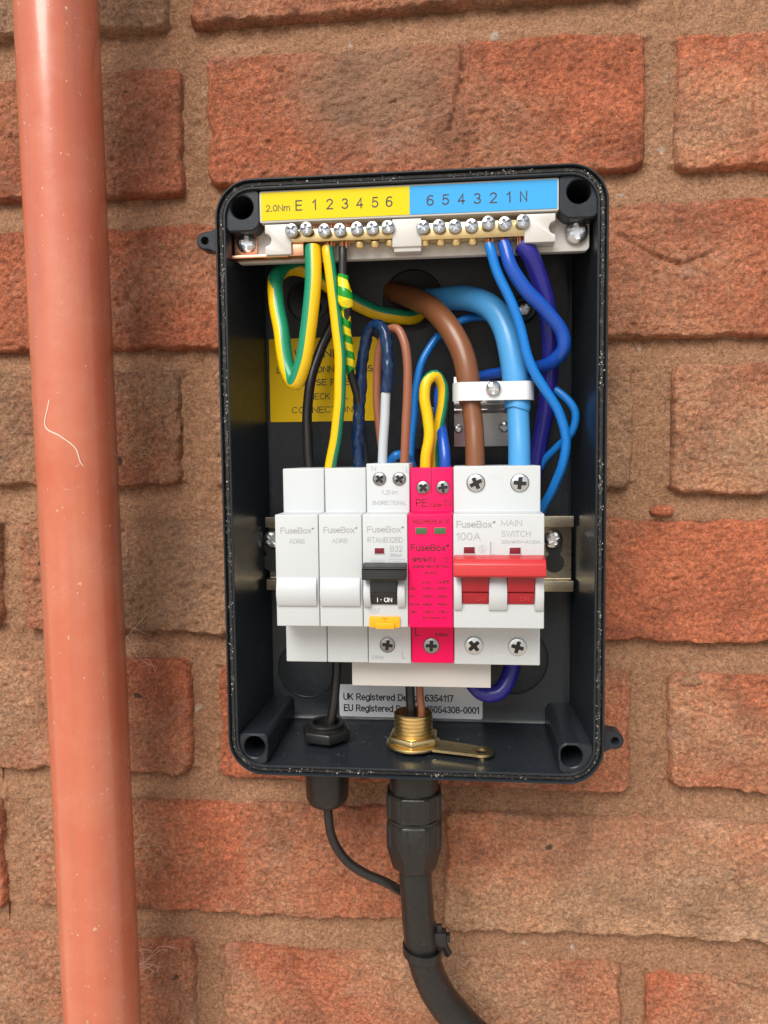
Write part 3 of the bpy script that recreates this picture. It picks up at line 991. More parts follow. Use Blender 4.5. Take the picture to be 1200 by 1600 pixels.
lettering('UK Registered Design 6354117', (-10.4, 8.35, -108.2), 11.5 * K8, 176 * K8, rlab, 'ink', 0.014)
lettering('EU Registered Design 015054308-0001', (-4.0, 8.35, -113.9), 11.5 * K8, 216 * K8, rlab, 'ink', 0.014)

# plastic swarf and dust caught in the seal groove
b = MB()
def fleck(x, d, z, r):
    pts = [b.v((x + random.uniform(-r, r), d + random.uniform(0, r), z + random.uniform(-r, r))) for _ in range(4)]
    for tri in ((0, 1, 2), (0, 2, 3), (0, 1, 3), (1, 2, 3)):
        b.face([pts[q] for q in tri])
gl = [p_ for a_, b_ in zip(loop_at(2.3, 62.6), loop_at(2.3, 62.6)[1:] + loop_at(2.3, 62.6)[:1]) for p_ in [tuple(a_[q] + (b_[q] - a_[q]) * k_ / max(1, int(math.dist(a_, b_) / 2)) for q in range(3)) for k_ in range(max(1, int(math.dist(a_, b_) / 2)))]]
for _ in range(1500):
    i = random.randrange(len(gl))
    j = (i + 1) % len(gl)
    L = math.dist(gl[i], gl[j])
    t_ = random.random()
    if noise.noise(Vector((gl[i][0] / 14, gl[i][2] / 14, 1.5))) < random.uniform(-0.5, 0.35): continue
    x = gl[i][0] + (gl[j][0] - gl[i][0]) * t_ + random.uniform(-1.0, 1.0)
    z = gl[i][2] + (gl[j][2] - gl[i][2]) * t_ + random.uniform(-1.0, 1.0)
    fleck(x, 62.7, z, random.choice((0.15, 0.2, 0.25, 0.42)))
for _ in range(46):
    fx = random.choice((-25 + random.gauss(0, 11), 12 + random.gauss(0, 14), random.uniform(-60, 55)))
    fleck(max(-60, min(55, fx)), random.uniform(20, 60), -119.9, random.uniform(0.14, 0.32))
dust = b.build('dust_specks', 'dust', enc, smooth=False)
dust['kind'] = 'stuff'

# ---------------------------------------------------------------- terminal block across the top
tb = thing('terminal_block', 'ivory earth and neutral terminal block with yellow and blue number strip', 'terminal block', (0, 50, 97))
b = MB()
b.prism_d(rrect(-74.03, 73.92, 94.47, 110.69, 2.0, 4), 50, 54)
b.build('carrier', 'ivory', tb, bevel=0.3)
b = MB()
LX0, LX1, LZ0, LZ1 = -61.4, 60.7, 108.6, 121.4
b.prism_d(rrect(LX0, LX1, LZ0, LZ1, 0.8, 3), 54, 62.0)
b.build('label_holder', 'ivory', tb, bevel=0.25)
split = 0.97
strip_y = MB().prism_d(rrect(LX0 + 0.7, split - 0.02, LZ0 + 0.8, LZ1 - 0.7, 0.3, 2), 61.8, 62.2).build('number_strip', 'lab_yellow', tb, smooth=False)
strip_y['label'] = 'yellow half of the number strip marked E 1 2 3 4 5 6'
strip_b = MB().prism_d(rrect(split + 0.02, LX1 - 0.7, LZ0 + 0.8, LZ1 - 0.7, 0.3, 2), 61.8, 62.2).build('number_strip', 'lab_blue', tb, smooth=False)
strip_b['label'] = 'blue half of the number strip marked 6 5 4 3 2 1 N'
lettering('2.0Nm', (-53.6, 62.2, 114.3), 10 * K62, 38 * K62, strip_y)
for ch, c in zip('E123456', ((-44.8, 62.2, 115.0), (-38.3, 62.2, 115.0), (-31.9, 62.2, 115.0), (-25.6, 62.2, 114.9), (-19.5, 62.2, 114.9), (-13.2, 62.2, 114.9), (-7.4, 62.2, 114.9))):
    lettering(ch, c, 16 * K62, (6 if ch == '1' else 10.5) * K62, strip_y)
for ch, c in zip('654321N', ((9.3, 62.2, 114.7), (15.5, 62.2, 114.7), (21.9, 62.2, 114.7), (28.3, 62.2, 114.6), (34.7, 62.2, 114.6), (40.8, 62.2, 114.6), (46.7, 62.2, 114.6))):
    lettering(ch, c, 16 * K62, (6 if ch == '1' else 11) * K62, strip_b)
def brass_bar(xa, xb, z0, z1):
    MB().box(xa, xb, 55.0, 61.5, z0, z1).build('brass_bar', 'brass_pale', tb, bevel=0.35)
brass_bar(-52.52, 0.78, 100.35, 105.50)
brass_bar(2.09, 49.83, 99.25, 105.83)
E_SCREWS = [(-47.7, 63, 104.6), (-41.6, 63, 105.1), (-34.1, 63, 104.0), (-27.7, 63, 104.0), (-20.6, 63, 104.3), (-14.2, 63, 104.3), (-7.9, 63, 104.5)]
N_SCREWS = [(6.4, 63, 103.9), (12.9, 63, 103.9), (19.3, 63, 103.7), (26.0, 63, 103.7), (32.7, 63, 104.4), (39.3, 63, 104.1), (46.4, 63, 104.6)]
for c in E_SCREWS + N_SCREWS:
    screw((c[0], c[1] + random.uniform(0.3, 1.2), c[2]), 2.75, tb, 'steel_term', 0.3, name='terminal_screw')
    # threaded shank below the bar on the unused ways
for c in E_SCREWS[4:] + N_SCREWS[:4]:
    MB().lathe((c[0] + 0.4, 58.5, c[2] - 6.6), 'z', [(1.6, 0), (1.9, 0.4), (1.9, 2.2)], n=16).build('bar_bush', 'brass', tb)
def clip(xa, xb, z0, z1, notch):
    P = []
    n = 10
    if notch < 0:
        P += [(xa, z0), (xb, z0), (xb, z1), (xa, z1)]
        m, r = (z0 + z1) / 2, 2.6
        P += [(xa + r * math.cos(a), m + r * math.sin(a)) for a in [math.pi / 2 - math.pi * i / n for i in range(n + 1)]]
    elif notch > 0:
        m, r = (z0 + z1) / 2, 2.6
        P += [(xa, z0), (xb, z0)]
        P += [(xb - r * math.cos(a), m + r * math.sin(a)) for a in [-math.pi / 2 + math.pi * i / n for i in range(n + 1)]]
        P += [(xb, z1), (xa, z1)]
    else:
        P = [(xa, z0), (xb, z0), (xb, z1), (xa, z1)]
    MB().prism_d(P, 54, 61.9).build('clip', 'ivory', tb, bevel=0.35)
clip(-59.40, -48.38, 95.51, 107.90, -1)
clip(-6.31, 5.65, 96.82, 107.97, 0)
clip(47.06, 59.36, 96.53, 107.74, 1)
MB().box(-5.67, 5.40, 54, 61, 95.04, 97.36).build('clip_foot', 'ivory', tb, bevel=0.3)
screw((-69.0, 56, 102.3), 4.1, tb, 'steel', 0.9, name='fixing_screw')
screw((68.5, 56, 101.7), 4.6, tb, 'steel', 0.9, name='fixing_screw')
# copper link joining the earth bar to the left fixing screw
b = MB()
b.box(-74.40, -50.13, 54.2, 60.0, 95.02, 96.35)
b.box(-74.58, -64.54, 54.1, 54.9, 96.23, 106.89)
b.box(-50.09, -43.54, 54.5, 60.2, 95.20, 101.50)
b.build('copper_link', 'copper', tb, bevel=0.3)

# ---------------------------------------------------------------- DIN rail
rail = thing('din_rail', 'yellowish steel mounting rail behind the row of switchgear', 'rail', (0, 8, -52))
RZ = -34.2
def rail_prof():
    o, i = 17.5, 12.5
    t_ = 1.0
    return [(24, RZ - o), (25, RZ - o), (25, RZ - i), (18.0, RZ - i), (18.0, RZ + i), (25, RZ + i), (25, RZ + o), (24, RZ + o), (24, RZ + i + t_), (17, RZ + i + t_), (17, RZ - i - t_), (24, RZ - i - t_)]
RX0, RX1 = -71.59, 72.52
b = MB()
b.prism_x(rail_prof(), RX0, RX1)
b.build('rail_channel', 'rail', rail, bevel=0.25)
def keyhole(cx, side):
    b = MB()
    n = 40
    # a keyhole: large round below, narrower slot above
    P = []
    for i in range(n):
        a = 2 * math.pi * i / n
        r = 4.6
        P.append((cx + r * math.cos(a), RZ - 5.0 + r * math.sin(a)))
    b.prism_d(P, 17.6, 18.25)
    P = [(cx + 4.0 * math.cos(2 * math.pi * i / n), RZ + 4.0 + 6.2 * math.sin(2 * math.pi * i / n)) for i in range(n)]
    b.prism_d(P, 17.6, 18.2)
    b.build('keyhole_slot', 'dark', rail, smooth=False)
    screw((cx - 0.6 * side, 19.6, RZ + 6.5), 4.3, rail, 'steel', 0.9, name='rail_screw')
keyhole(64.55, 1)
keyhole(-72.53 + 2.2, -1)
for xx in (-60, 55):
    MB().box(xx - 4, xx + 4, 7.8, 17.0, RZ - 10, RZ + 10).build('rail_post', 'case', rail, bevel=0.5)

# ---------------------------------------------------------------- switchgear
DN, DS = 85.3, 70.1
NZ0, NZ1 = -55.70, -11.13
def body_profile(zt, zb, ds=DS, dn=DN):
    return [(24.6, zb), (ds, zb), (ds, NZ0), (dn, NZ0), (dn, NZ1), (ds, NZ1), (ds, zt), (24.6, zt)]
def device_body(parent, x0, x1, zt, zb, mat, ds=DS, dn=DN, name='housing'):
    return MB().prism_x(body_profile(zt, zb, ds, dn), x0 + 0.12, x1 - 0.12).build(name, mat, parent, bevel=0.45, seg=3)
XB = [-52.09, -34.57, -17.25, 0.62, 18.16, 53.11]
ZT, ZB = 6.78, -74.14
def curved_cover(x0, x1, z0, z1, d0, d1, n=10):
    prof = [(DN - 1, z0)]
    for i in range(n + 1):
        a = i / n
        prof.append((d0 + (d1 - d0) * math.sin(math.pi * (0.12 + 0.80 * a)) , z0 + (z1 - z0) * a))
    prof.append((DN - 1, z1))
    return MB().prism_x(prof, x0, x1)
def boxed(parent, cx, cz, w, h, d, mat, t_=0.14):
    b = MB()
    for (a, b_, c, e) in ((cx - w / 2, cx + w / 2, cz + h / 2 - t_, cz + h / 2), (cx - w / 2, cx + w / 2, cz - h / 2, cz - h / 2 + t_), (cx - w / 2, cx - w / 2 + t_, cz - h / 2 + t_, cz + h / 2 - t_), (cx + w / 2 - t_, cx + w / 2, cz - h / 2 + t_, cz + h / 2 - t_)):
        b.box(a, b_, d - 0.05, d + 0.06, c, e)
    return b.build('print_frame', mat, parent, smooth=False)

for i, (lab, fx, fy) in enumerate((('leftmost white blank filler module on the rail', 0, 0), ('white blank filler module beside the black levered breaker', 67.5, -1))):
    t_ = thing('blank_module', lab, 'module', ((XB[i] + XB[i + 1]) / 2, 24.6, ZB), 'white blank modules')
    device_body(t_, XB[i], XB[i + 1], ZT, ZB, 'white')
    cv = curved_cover(XB[i] + 0.5, XB[i + 1] - 0.9, -47.48, -36.01, DN - 0.2, DN + 2.3)
    cv.build('blanking_cover', 'white', t_, bevel=0.3)
    kk = i
    cA = ((-43.0, 85.3, -17.4), (-25.8, 85.3, -17.2))[i]
    cB = ((-43.2, 85.3, -21.7), (-26.1, 85.3, -21.5))[i]
    lettering('FuseBox\u00ae', cA, 10 * K85, 55 * K85, t_, 'ink_grey', 0.012)
    lettering('ADRB', cB, 7.5 * K85, 25 * K85, t_, 'ink_grey')

# --- circuit breaker with black lever
rc = thing('circuit_breaker', 'white breaker with black lever switched on and amber test button', 'circuit breaker', ((XB[2] + XB[3]) / 2, 24.6, ZB))
device_body(rc, XB[2], XB[3], 8.55, ZB, 'white', ds=70.6)
x0, x1 = XB[2], XB[3]
zl0, zl1 = -36.04, -30.86
prof = [(DN - 1, zl0 + 0.5), (91.5, zl0), (92.2, zl0 + 0.6), (92.0, zl1 - 1.4), (90.8, zl1 - 0.2), (DN - 1, zl1 + 1.0)]
b = MB().prism_x(prof, x0 + 0.5, x1 - 0.4)
for q in range(5):
    zz = zl0 + 1.0 + q * 0.85
    b.box(x0 + 0.6, x1 - 0.5, 91.5, 92.4, zz, zz + 0.35)
lev = b.build('lever', 'lever', rc, bevel=0.12)
zb0 = -46.49
prof = [(DN - 1, zb0), (DN + 0.6, zb0), (DN + 2.6, zb0 + 4.5), (DN + 2.4, zb0 + 4.8), (DN + 3.4, zb0 + 5.2), (DN + 3.4, zl0 + 0.6), (DN - 1, zl0 + 0.6)]
MB().prism_x(prof, -13.76, -3.72).build('lever_barrel', 'lever', rc, bevel=0.15)
lettering('I \u00b7 ON', (-8.5, 87.1, -44.4), 7.5 * K85, 24 * K85, rc, 'ink_white', 0.01)
for a, c in ((567.5, 579), (621, 633)):
    pass
curved_cover(-16.78, -14.01, -47.69, -36.09, DN - 0.5, DN + 3.2).build('lever_cheek', 'white', rc, bevel=0.3)
curved_cover(-3.47, -0.47, -47.69, -36.09, DN - 0.5, DN + 3.2).build('lever_cheek', 'white', rc, bevel=0.3)
lettering('FuseBox\u00ae', (-8.0, 85.3, -17.0), 10 * K85, 59 * K85, rc, 'ink_grey', 0.012)
lettering('RTAMB32BD', (-8.2, 85.3, -21.1), 9 * K85, 56 * K85, rc, 'ink_grey')
lettering('B32', (-3.9, 85.3, -24.6), 9.5 * K85, 20 * K85, rc, 'ink_grey')
lettering('30mA', (-4.0, 85.3, -27.1), 5.5 * K85, 19 * K85, rc, 'ink_grey')
lettering('6000', (-11.0, 85.3, -30.1), 4.5 * K85, 16 * K85, rc, 'ink_grey')
c = (-11.2, 85.3, -30.1); boxed(rc, c[0], c[2], 21 * K85, 9 * K85, 85.3, 'ink_grey')
c = (-3.7, 85.3, -30.0); boxed(rc, c[0], c[2], 24 * K85, 11 * K85, 85.3, 'ink_grey')
lettering('~', (-3.7, 85.3, -29.5), 3 * K85, 13 * K85, rc, 'ink_grey')
lettering('~', (-3.7, 85.3, -30.5), 3 * K85, 13 * K85, rc, 'ink_grey')
def window(parent, c, w, h, mat, frame):
    MB().box(c[0] - w / 2 - 0.3, c[0] + w / 2 + 0.3, c[1] - 0.4, c[1] + 0.25, c[2] - h / 2 - 0.3, c[2] + h / 2 + 0.3).build('window_frame', frame, parent, bevel=0.15)
    MB().box(c[0] - w / 2, c[0] + w / 2, c[1] - 0.2, c[1] + 0.31, c[2] - h / 2, c[2] + h / 2).build('indicator', mat, parent, bevel=0.05)
window(rc, (-10.5, 85.3, -25.4), 15 * K85, 9 * K85, 'darkred', 'white')
lettering('TEST', (-12.9, 85.3, -49.3), 8 * K85, 20 * K85, rc, 'ink_grey')
tbn = MB().box(-14.76, -2.65, DN - 1, DN + 1.1, NZ0 + 0.1, -51.32).box(-12.13, -4.83, DN - 1, DN + 1.9, NZ0 - 0.3, -53.65).build('test_button', 'yellow_btn', rc, bevel=0.2)
lettering('T', (-8.5, 86.4, -52.6), 6.5 * K85, 10 * K85, tbn, 'ink_amber')
lettering('N', (-14.0, 70.6, 6.5), 7.5 * K70, 7 * K70, rc, 'ink_grey')
lettering('L', (-0.2, 70.6, 5.9), 8 * K70, 5 * K70, rc, 'ink_grey')
lettering('1.2Nm', (-7.6, 70.6, -3.2), 7 * K70, 26 * K70, rc, 'ink_grey')
lettering('BI-DIRECTIONAL', (-7.8, 70.6, -7.5), 6.5 * K70, 53 * K70, rc, 'ink_grey')
lettering('2.5Nm', (-13.4, 70.6, -71.6), 6 * K70, 20 * K70, rc, 'ink_grey')
lettering('L', (-2.3, 70.6, -70.6), 11 * K70, 7 * K70, rc, 'ink_grey')
def socket(parent, c, r, mat='steel_dark', rim='white', proud=False, name='terminal_screw'):
    """screw sunk in (or standing in) a round hole of the housing"""
    b = MB()
    b.lathe((c[0], c[1] - 0.3, c[2]), 'd', [(r + 0.55, 0), (r + 0.45, 0.42), (r + 0.15, 0.42), (r + 0.1, 0.33)], n=32)
    b.build('screw_hole', rim, parent)
    MB().cyl((c[0], c[1] - 0.1, c[2]), 'd', r + 0.12, 0.16, 32).build('hole_shade', 'dark', parent, smooth=False)
    screw((c[0], c[1] + (0.5 if proud else 0.12), c[2]), r, parent, mat, 0.25, name=name)
for c in ((-11.7, 70.6, 2.2), (-3.6, 70.6, 2.1)):
    socket(rc, c, 10.2 * K70)
socket(rc, (-9.2, 70.6, -66.4), 12 * K70)

# --- surge protector
sp = thing('surge_protector', 'hot pink surge protection device with two green windows', 'surge protector', ((XB[3] + XB[4]) / 2, 24.6, ZB))
device_body(sp, XB[3], XB[4], 6.55, -73.84, 'pink')
MB().box((XB[3] + XB[4]) / 2 - 0.14, (XB[3] + XB[4]) / 2 + 0.14, 60, DS + 0.04, NZ1 + 6.8, 6.55 + 0.02).build('seam', 'ink_pink', sp, smooth=False)
lettering('PE', (5.4, 70.1, -7.6), 13 * K70, 19 * K70, sp, 'ink_pink')
lettering('1.2Nm', (11.1, 70.1, -8.6), 6 * K70, 20 * K70, sp, 'ink_pink')
lettering('N', (16.0, 70.1, -7.6), 13 * K70, 11 * K70, sp, 'ink_pink')
lettering('RED:REPLACE', (9.7, 85.3, -14.0), 6.5 * K85, 58 * K85, sp, 'ink_pink', 0.01)
for c in ((5.9, 85.3, -17.6), (13.2, 85.3, -17.6)):
    window(sp, c, 18 * K85, 10 * K85, 'green_ind', 'pink')
lettering('FuseBox\u00ae', (9.2, 85.3, -24.2), 11 * K85, 61 * K85, sp, 'ink_pink', 0.012)
for txt, c, h, w, bo in (('SPD1MT2', (6.8, 85.3, -28.9), 7.5, 38, 0.025), ('T2', (15.2, 85.3, -28.9), 7, 9, 0), ('SURGE PROTECTION', (9.6, 85.3, -31.6), 4.6, 57, 0.02), ('DEVICE', (9.3, 85.3, -34.1), 4.6, 21, 0.02),
                         ('L-N', (7.8, 85.3, -37.7), 6, 13, 0.02), ('N-PE', (14.4, 85.3, -37.6), 6, 19, 0.02),
                         ('Uc:', (2.7, 85.3, -40.2), 5, 9, 0.02), ('275V~', (8.7, 85.3, -40.2), 5, 20, 0.02), ('255V~', (14.5, 85.3, -40.1), 5, 20, 0.02),
                         ('In:', (2.4, 85.3, -43.2), 5, 7, 0.02), ('20kA', (8.2, 85.3, -43.2), 5, 16, 0.02), ('20kA', (14.0, 85.3, -43.2), 5, 16, 0.02),
                         ('Imax:', (3.4, 85.3, -46.4), 5, 16, 0.02), ('40kA', (8.1, 85.3, -46.4), 5, 16, 0.02), ('40kA', (14.0, 85.3, -46.3), 5, 16, 0.02),
                         ('Up:', (2.6, 85.3, -49.4), 5.5, 10, 0.02), ('1.5kV', (8.4, 85.3, -49.4), 5, 18, 0.02), ('1.5kV', (14.2, 85.3, -49.3), 5, 18, 0.02),
                         ('IEC61643-11', (10.6, 85.3, -51.8), 4, 36, 0.02)):
    lettering(txt, c, h * K85, w * K85, sp, 'ink_pink', bo)
c = (15.2, 85.3, -28.9); boxed(sp, c[0], c[2], 13 * K85, 10 * K85, 85.3, 'ink_pink', 0.1)
lettering('L', (3.0, 70.1, -60.9), 13 * K70, 6 * K70, sp, 'ink_pink')
lettering('2.5Nm', (13.1, 70.1, -61.9), 5.5 * K70, 20 * K70, sp, 'ink_pink')
for c in ((6.0, 70.1, -1.5), (14.0, 70.1, -1.5)):
    socket(sp, c, 10.4 * K70, rim='pink')
socket(sp, (8.9, 70.1, -66.6), 12.6 * K70, rim='pink')

# --- main switch
ms = thing('main_switch', 'wide white main switch with a red double lever', 'switch', ((XB[4] + XB[5]) / 2, 24.6, ZB))
device_body(ms, XB[4], XB[5], 7.06, -74.20, 'white')
x0, x1 = XB[4], XB[5]
zl0, zl1 = -34.69, -27.67
prof = [(DN - 1, zl0 + 0.6), (92.2, zl0), (93.0, zl0 + 0.8), (92.6, zl1 - 2.0), (91.0, zl1 - 0.3), (DN - 1, zl1 + 0.8)]
MB().prism_x(prof, x0 + 0.3, x1 - 0.1).build('lever', 'red', ms, bevel=0.35, seg=3)
zb0 = -46.06
prof = [(DN - 1, zb0), (DN + 0.4, zb0), (DN + 1.8, zb0 + 4.6), (DN + 1.2, zb0 + 4.7), (DN + 1.4, zb0 + 5.1), (DN + 2.6, zb0 + 5.2), (DN + 3.0, zl0 + 0.8), (DN - 1, zl0 + 0.8)]
for a, c in ((21.58, 31.75), (38.94, 49.10)):
    MB().prism_x(prof, a, c).build('lever_barrel', 'red_shade', ms, bevel=0.15)
lettering('ON', (28.5, 86.6, -44.0), 6 * K85, 14 * K85, ms, 'red')
lettering('ON', (45.3, 86.6, -43.8), 6 * K85, 14 * K85, ms, 'red')
for a, c in ((18.50, 21.46), (31.87, 38.81), (49.35, 52.72)):
    curved_cover(a, c, -48.55, -34.64, DN - 0.5, DN + 2.8).build('lever_cheek', 'white', ms, bevel=0.3)
lettering('FuseBox\u00ae', (27.0, 85.3, -15.1), 11 * K85, 61 * K85, ms, 'ink_grey', 0.012)
for txt, c, h, w in (('MAIN', (40.6, 85.3, -14.6), 9.5, 32), ('SWITCH', (42.2, 85.3, -18.8), 9.5, 45), ('100A', (24.1, 85.3, -19.8), 12, 38), ('220/400V~AC22A', (44.1, 85.3, -21.9), 5, 60)):
    lettering(txt, c, h * K85, w * K85, ms, 'ink_grey')
window(ms, (24.4, 85.3, -25.1), 17 * K85, 10 * K85, 'darkred', 'white')
window(ms, (41.9, 85.3, -25.3), 17 * K85, 10 * K85, 'darkred', 'white')
lettering('S', (29.5, 85.3, -24.7), 8 * K85, 6 * K85, ms, 'ink_grey')
b = MB()
c = (29.5, 85.3, -24.7)
b.lathe((c[0], c[1] - 0.02, c[2]), 'd', [(6.4 * K85, 0), (6.4 * K85, 0.08), (5.8 * K85, 0.08), (5.8 * K85, 0)], n=32, cap=False)
b.build('print_ring', 'ink_grey', ms, smooth=False)
lettering('I', (33.9, 85.3, -22.7), 4 * K85, 1.5 * K85, ms, 'ink_grey')
lettering('|', (32.6, 85.3, -24.7), 20 * K85, 1.2 * K85, ms, 'ink_grey')
lettering('O', (33.7, 85.3, -27.0), 5 * K85, 4 * K85, ms, 'ink_grey')
# contact diagram
b = MB()
c = (49.0, 85.3, -25.7)
for (ax, az, bx_, bz) in ((-6, 10, -6, 5), (-6, 5, -3, 0), (4, 10, 4, 5), (4, 5, 7, 0), (-6, 0, -6, -8), (4, 0, 4, -8), (-6, -4, 4, -4)):
    L = math.hypot(bx_ - ax, bz - az)
    nx_, nz_ = -(bz - az) / L * 0.45, (bx_ - ax) / L * 0.45
    b.prism_d([(c[0] + (ax + nx_) * K85, c[2] + (az + nz_) * K85), (c[0] + (bx_ + nx_) * K85, c[2] + (bz + nz_) * K85), (c[0] + (bx_ - nx_) * K85, c[2] + (bz - nz_) * K85), (c[0] + (ax - nx_) * K85, c[2] + (az - nz_) * K85)], 85.25, 85.36)
b.build('print_diagram', 'ink_pale', ms, smooth=False)
for txt, c, h, w in (('L', (21.8, 70.1, 3.3), 8, 5), ('2.5Nm', (36.1, 70.1, 2.7), 8, 27), ('N', (51.0, 70.1, 3.1), 8, 7), ('L', (20.2, 70.1, -70.2), 8, 5), ('2.5Nm', (35.5, 70.1, -70.2), 8, 27), ('N', (50.2, 70.1, -70.8), 8, 7)):
    lettering(txt, c, h * K70, w * K70, ms, 'ink_pale')
for c in ((27.3, 70.1, 0.2), (44.8, 70.1, 0.1)):
    socket(ms, c, 14 * K70, 'steel')
for c in ((26.3, 70.1, -66.3), (43.9, 70.1, -66.6)):
    socket(ms, c, 14 * K70, 'steel', proud=True)

# busbar cover below the modules
b = MB()
b.box(-25.75, 33.54, 44, 60, -86.95, -74.99)
bc = b.build('busbar_cover', 'ivory', bevel=0.4)
tag(bc, 'plain white busbar cover strip under the breakers', 'busbar cover')

# ---------------------------------------------------------------- cable clamp on steel plate
cl = thing('cable_clamp', 'steel plate with a milky nylon strap clamping the two fat cables', 'clamp', (30.37, 8, 14.96))
b = MB()
px0, px1, pz0, pz1 = 18.01, 43.66, 15.45, 47.92
zm = 33.55
b.prism_x([(8, pz1), (22, pz1), (24, zm + 2.0), (24, zm + 1), (21.5, zm), (22.5, zm - 1.2), (20, zm - 2.6), (19, pz0), (8, pz0)], px0, px1)
b.build('clamp_plate', 'plate', cl, bevel=0.4)
sx0, sx1 = 17.84, 52.36
b = MB()
sz0, sz1 = 34.53, 42.34
n = 16
outer_p, inner_p = [], []
def strap_d(x):
    d = 0
    for cx, r in ((24.88, 5.9), (45.34, 6.4)):
        q = 1 - ((x - cx) / (r * 1.25)) ** 2
        if q > 0: d = max(d, r * math.sqrt(q))
    edge = min(x - sx0, sx1 - x)
    return 52.2 - max(0.0, 3.6 - edge) ** 2 * 0.42
xs = [sx0 + (sx1 - sx0) * i / 40 for i in range(41)]
outer_p = [(x, strap_d(x) + 0.9) for x in xs]
inner_p = [(x, strap_d(x)) for x in xs]
loopz = outer_p + inner_p[::-1]
b.loft([[(x, d, z) for x, d in loopz] for z in (sz0, sz1)])
b.build('strap', 'nylon', cl, angle=50)
MB().box(33.04, 38.03, 20, 52.0, sz0 + 1.2, sz1 - 1.2).build('strap_post', 'nylon', cl, bevel=0.4)
screw((35.0, 54.2, 39.3), 3.2, cl, 'steel', 0.7, name='strap_screw')
screw((20.1, 20.5, 23.9), 2.0, cl, 'steel', 0.6, name='plate_screw')
screw((41.3, 20.5, 24.5), 2.6, cl, 'steel', 0.6, name='plate_screw')
b = MB()
b.prism_d(rrect(-1.17, 15.29, 14.55, 34.22, 1.5, 4), 8.2, 19)
b.cyl((4.5, 19, 24.8), 'd', 2.6, 0.5, 24)
bo = b.build('mounting_block', 'case', cl, bevel=0.4)

# ---------------------------------------------------------------- wires
def wire(name, label, pts, rad, mat, cat='wire', n=16, wob=0.0, group=None):
    o = MB().tube(pts, rad, n=n, wob=wob).build(name, mat, angle=70)
    return tag(o, label, cat, group)
def earth(name, label, pts, rad, c0, half, extra=None):
    """green / yellow: green wherever the angle round the core is within half of c0"""
    def mi(s, a, f):
        cc = c0(f) if callable(c0) else c0
        da = abs((a - cc + math.pi) % (2 * math.pi) - math.pi)
        return 1 if da < half else 0
    o = MB().tube(pts, rad, n=32, mi=mi).build(name, ['w_yellow', 'w_green'], angle=70)
    return tag(o, label, 'wire')

def cable_with_sheath(name, label, pts, r_out, r_in, cut, mat):
    t_ = thing(name, label, 'cable', pts[-1])
    path = spline(pts)
    # split where the outer sheath has been stripped back
    k = int(len(path) * cut)
    MB().tube([tuple(p_) for p_ in path[:k + 1:4]] + [tuple(path[k])], r_out, n=28).build('sheath', mat, t_, angle=60)
    MB().tube([tuple(p_) for p_ in path[k - 4::4]] + [tuple(path[-1])], r_in, n=24).build('core', mat, t_, angle=60)
    return t_
cable_with_sheath('supply_cable', 'fat brown live cable bending down into the main switch',
    [(-11.7, 6, 90.9), (-2.3, 18, 85.5), (8.9, 32, 76.9), (18.1, 41, 64.8), (23.6, 45.5, 50.4), (25.4, 46.5, 36.6), (26.5, 48, 25.5), (27.2, 50, 14.6), (27.5, 51, 2.3)], 5.0, 4.15, 0.725, 'w_brown')
cable_with_sheath('supply_cable', 'fat sky blue neutral cable arching into the main switch',
    [(1.7, 8, 85.5), (12.0, 18, 83.8), (24.4, 28, 82.0), (34.9, 37, 75.5), (41.2, 43, 63.9), (44.0, 45.5, 49.9), (45.0, 46.5, 36.2), (45.8, 48, 25.3), (45.9, 50, 14.3), (46.1, 51, 2.1)], 5.5, 4.7, 0.755, 'w_blue')

earth('earth_wire', 'thick green and yellow earth wire looping down from the left terminal',
    [(-40.0, 58, 99.1), (-39.9, 58.5, 96.4), (-39.8, 60, 84.5), (-41.6, 61, 65.9), (-45.1, 60, 50.3), (-48.9, 57, 43.4), (-52.5, 54, 48.4), (-55.7, 51, 65.2), (-59.1, 46, 81.3), (-59.3, 42, 91.3), (-55.1, 36, 96.2), (-48.1, 30, 96.0), (-37.4, 24, 89.4), (-24.7, 19, 81.8), (-13.1, 15, 78.1), (-2.9, 10, 77.5), (5.4, 4, 81.3)], 3.45, lambda f: math.pi - 0.1 if f < 0.52 else math.pi - 0.1 - min(1, (f - 0.52) / 0.12) * 2.9, 1.42)
earth('earth_wire', 'slimmer green and yellow earth wire dropping behind the blank modules',
    [(-33.7, 58, 98.6), (-33.4, 58.5, 96.1), (-32.1, 58, 84.7), (-30.6, 57, 68.9), (-29.6, 56, 53.1), (-30.2, 54, 37.1), (-32.6, 51, 20.8), (-35.5, 48, 8.3), (-37.4, 45, -4.4)], 2.5, -0.05, 1.3)
def spd_mi(s, a, f):
    da = abs((a - (-1.7 if f < 0.34 else -1.7 + min(1, (f - 0.34) / 0.14) * 2.1) + math.pi) % (2 * math.pi) - math.pi)
    return 1 if da < 0.95 else 0
o = MB().tube([(6.2, 52, 2.5), (6.5, 52, 10.7), (7.9, 52, 20.2), (7.2, 52, 28.4), (5.9, 52, 36.5), (7.3, 51, 43.6), (10.5, 49, 45.9), (13.4, 46, 42.1), (13.6, 44, 34.2), (11.8, 43, 24.6), (9.8, 43, 14.9), (9.4, 43, 2.2)], 2.35, n=32, mi=spd_mi).build('earth_wire', ['w_yellow', 'w_green'], angle=70)
tag(o, 'yellow earth wire bent in a narrow loop above the pink protector', 'wire')

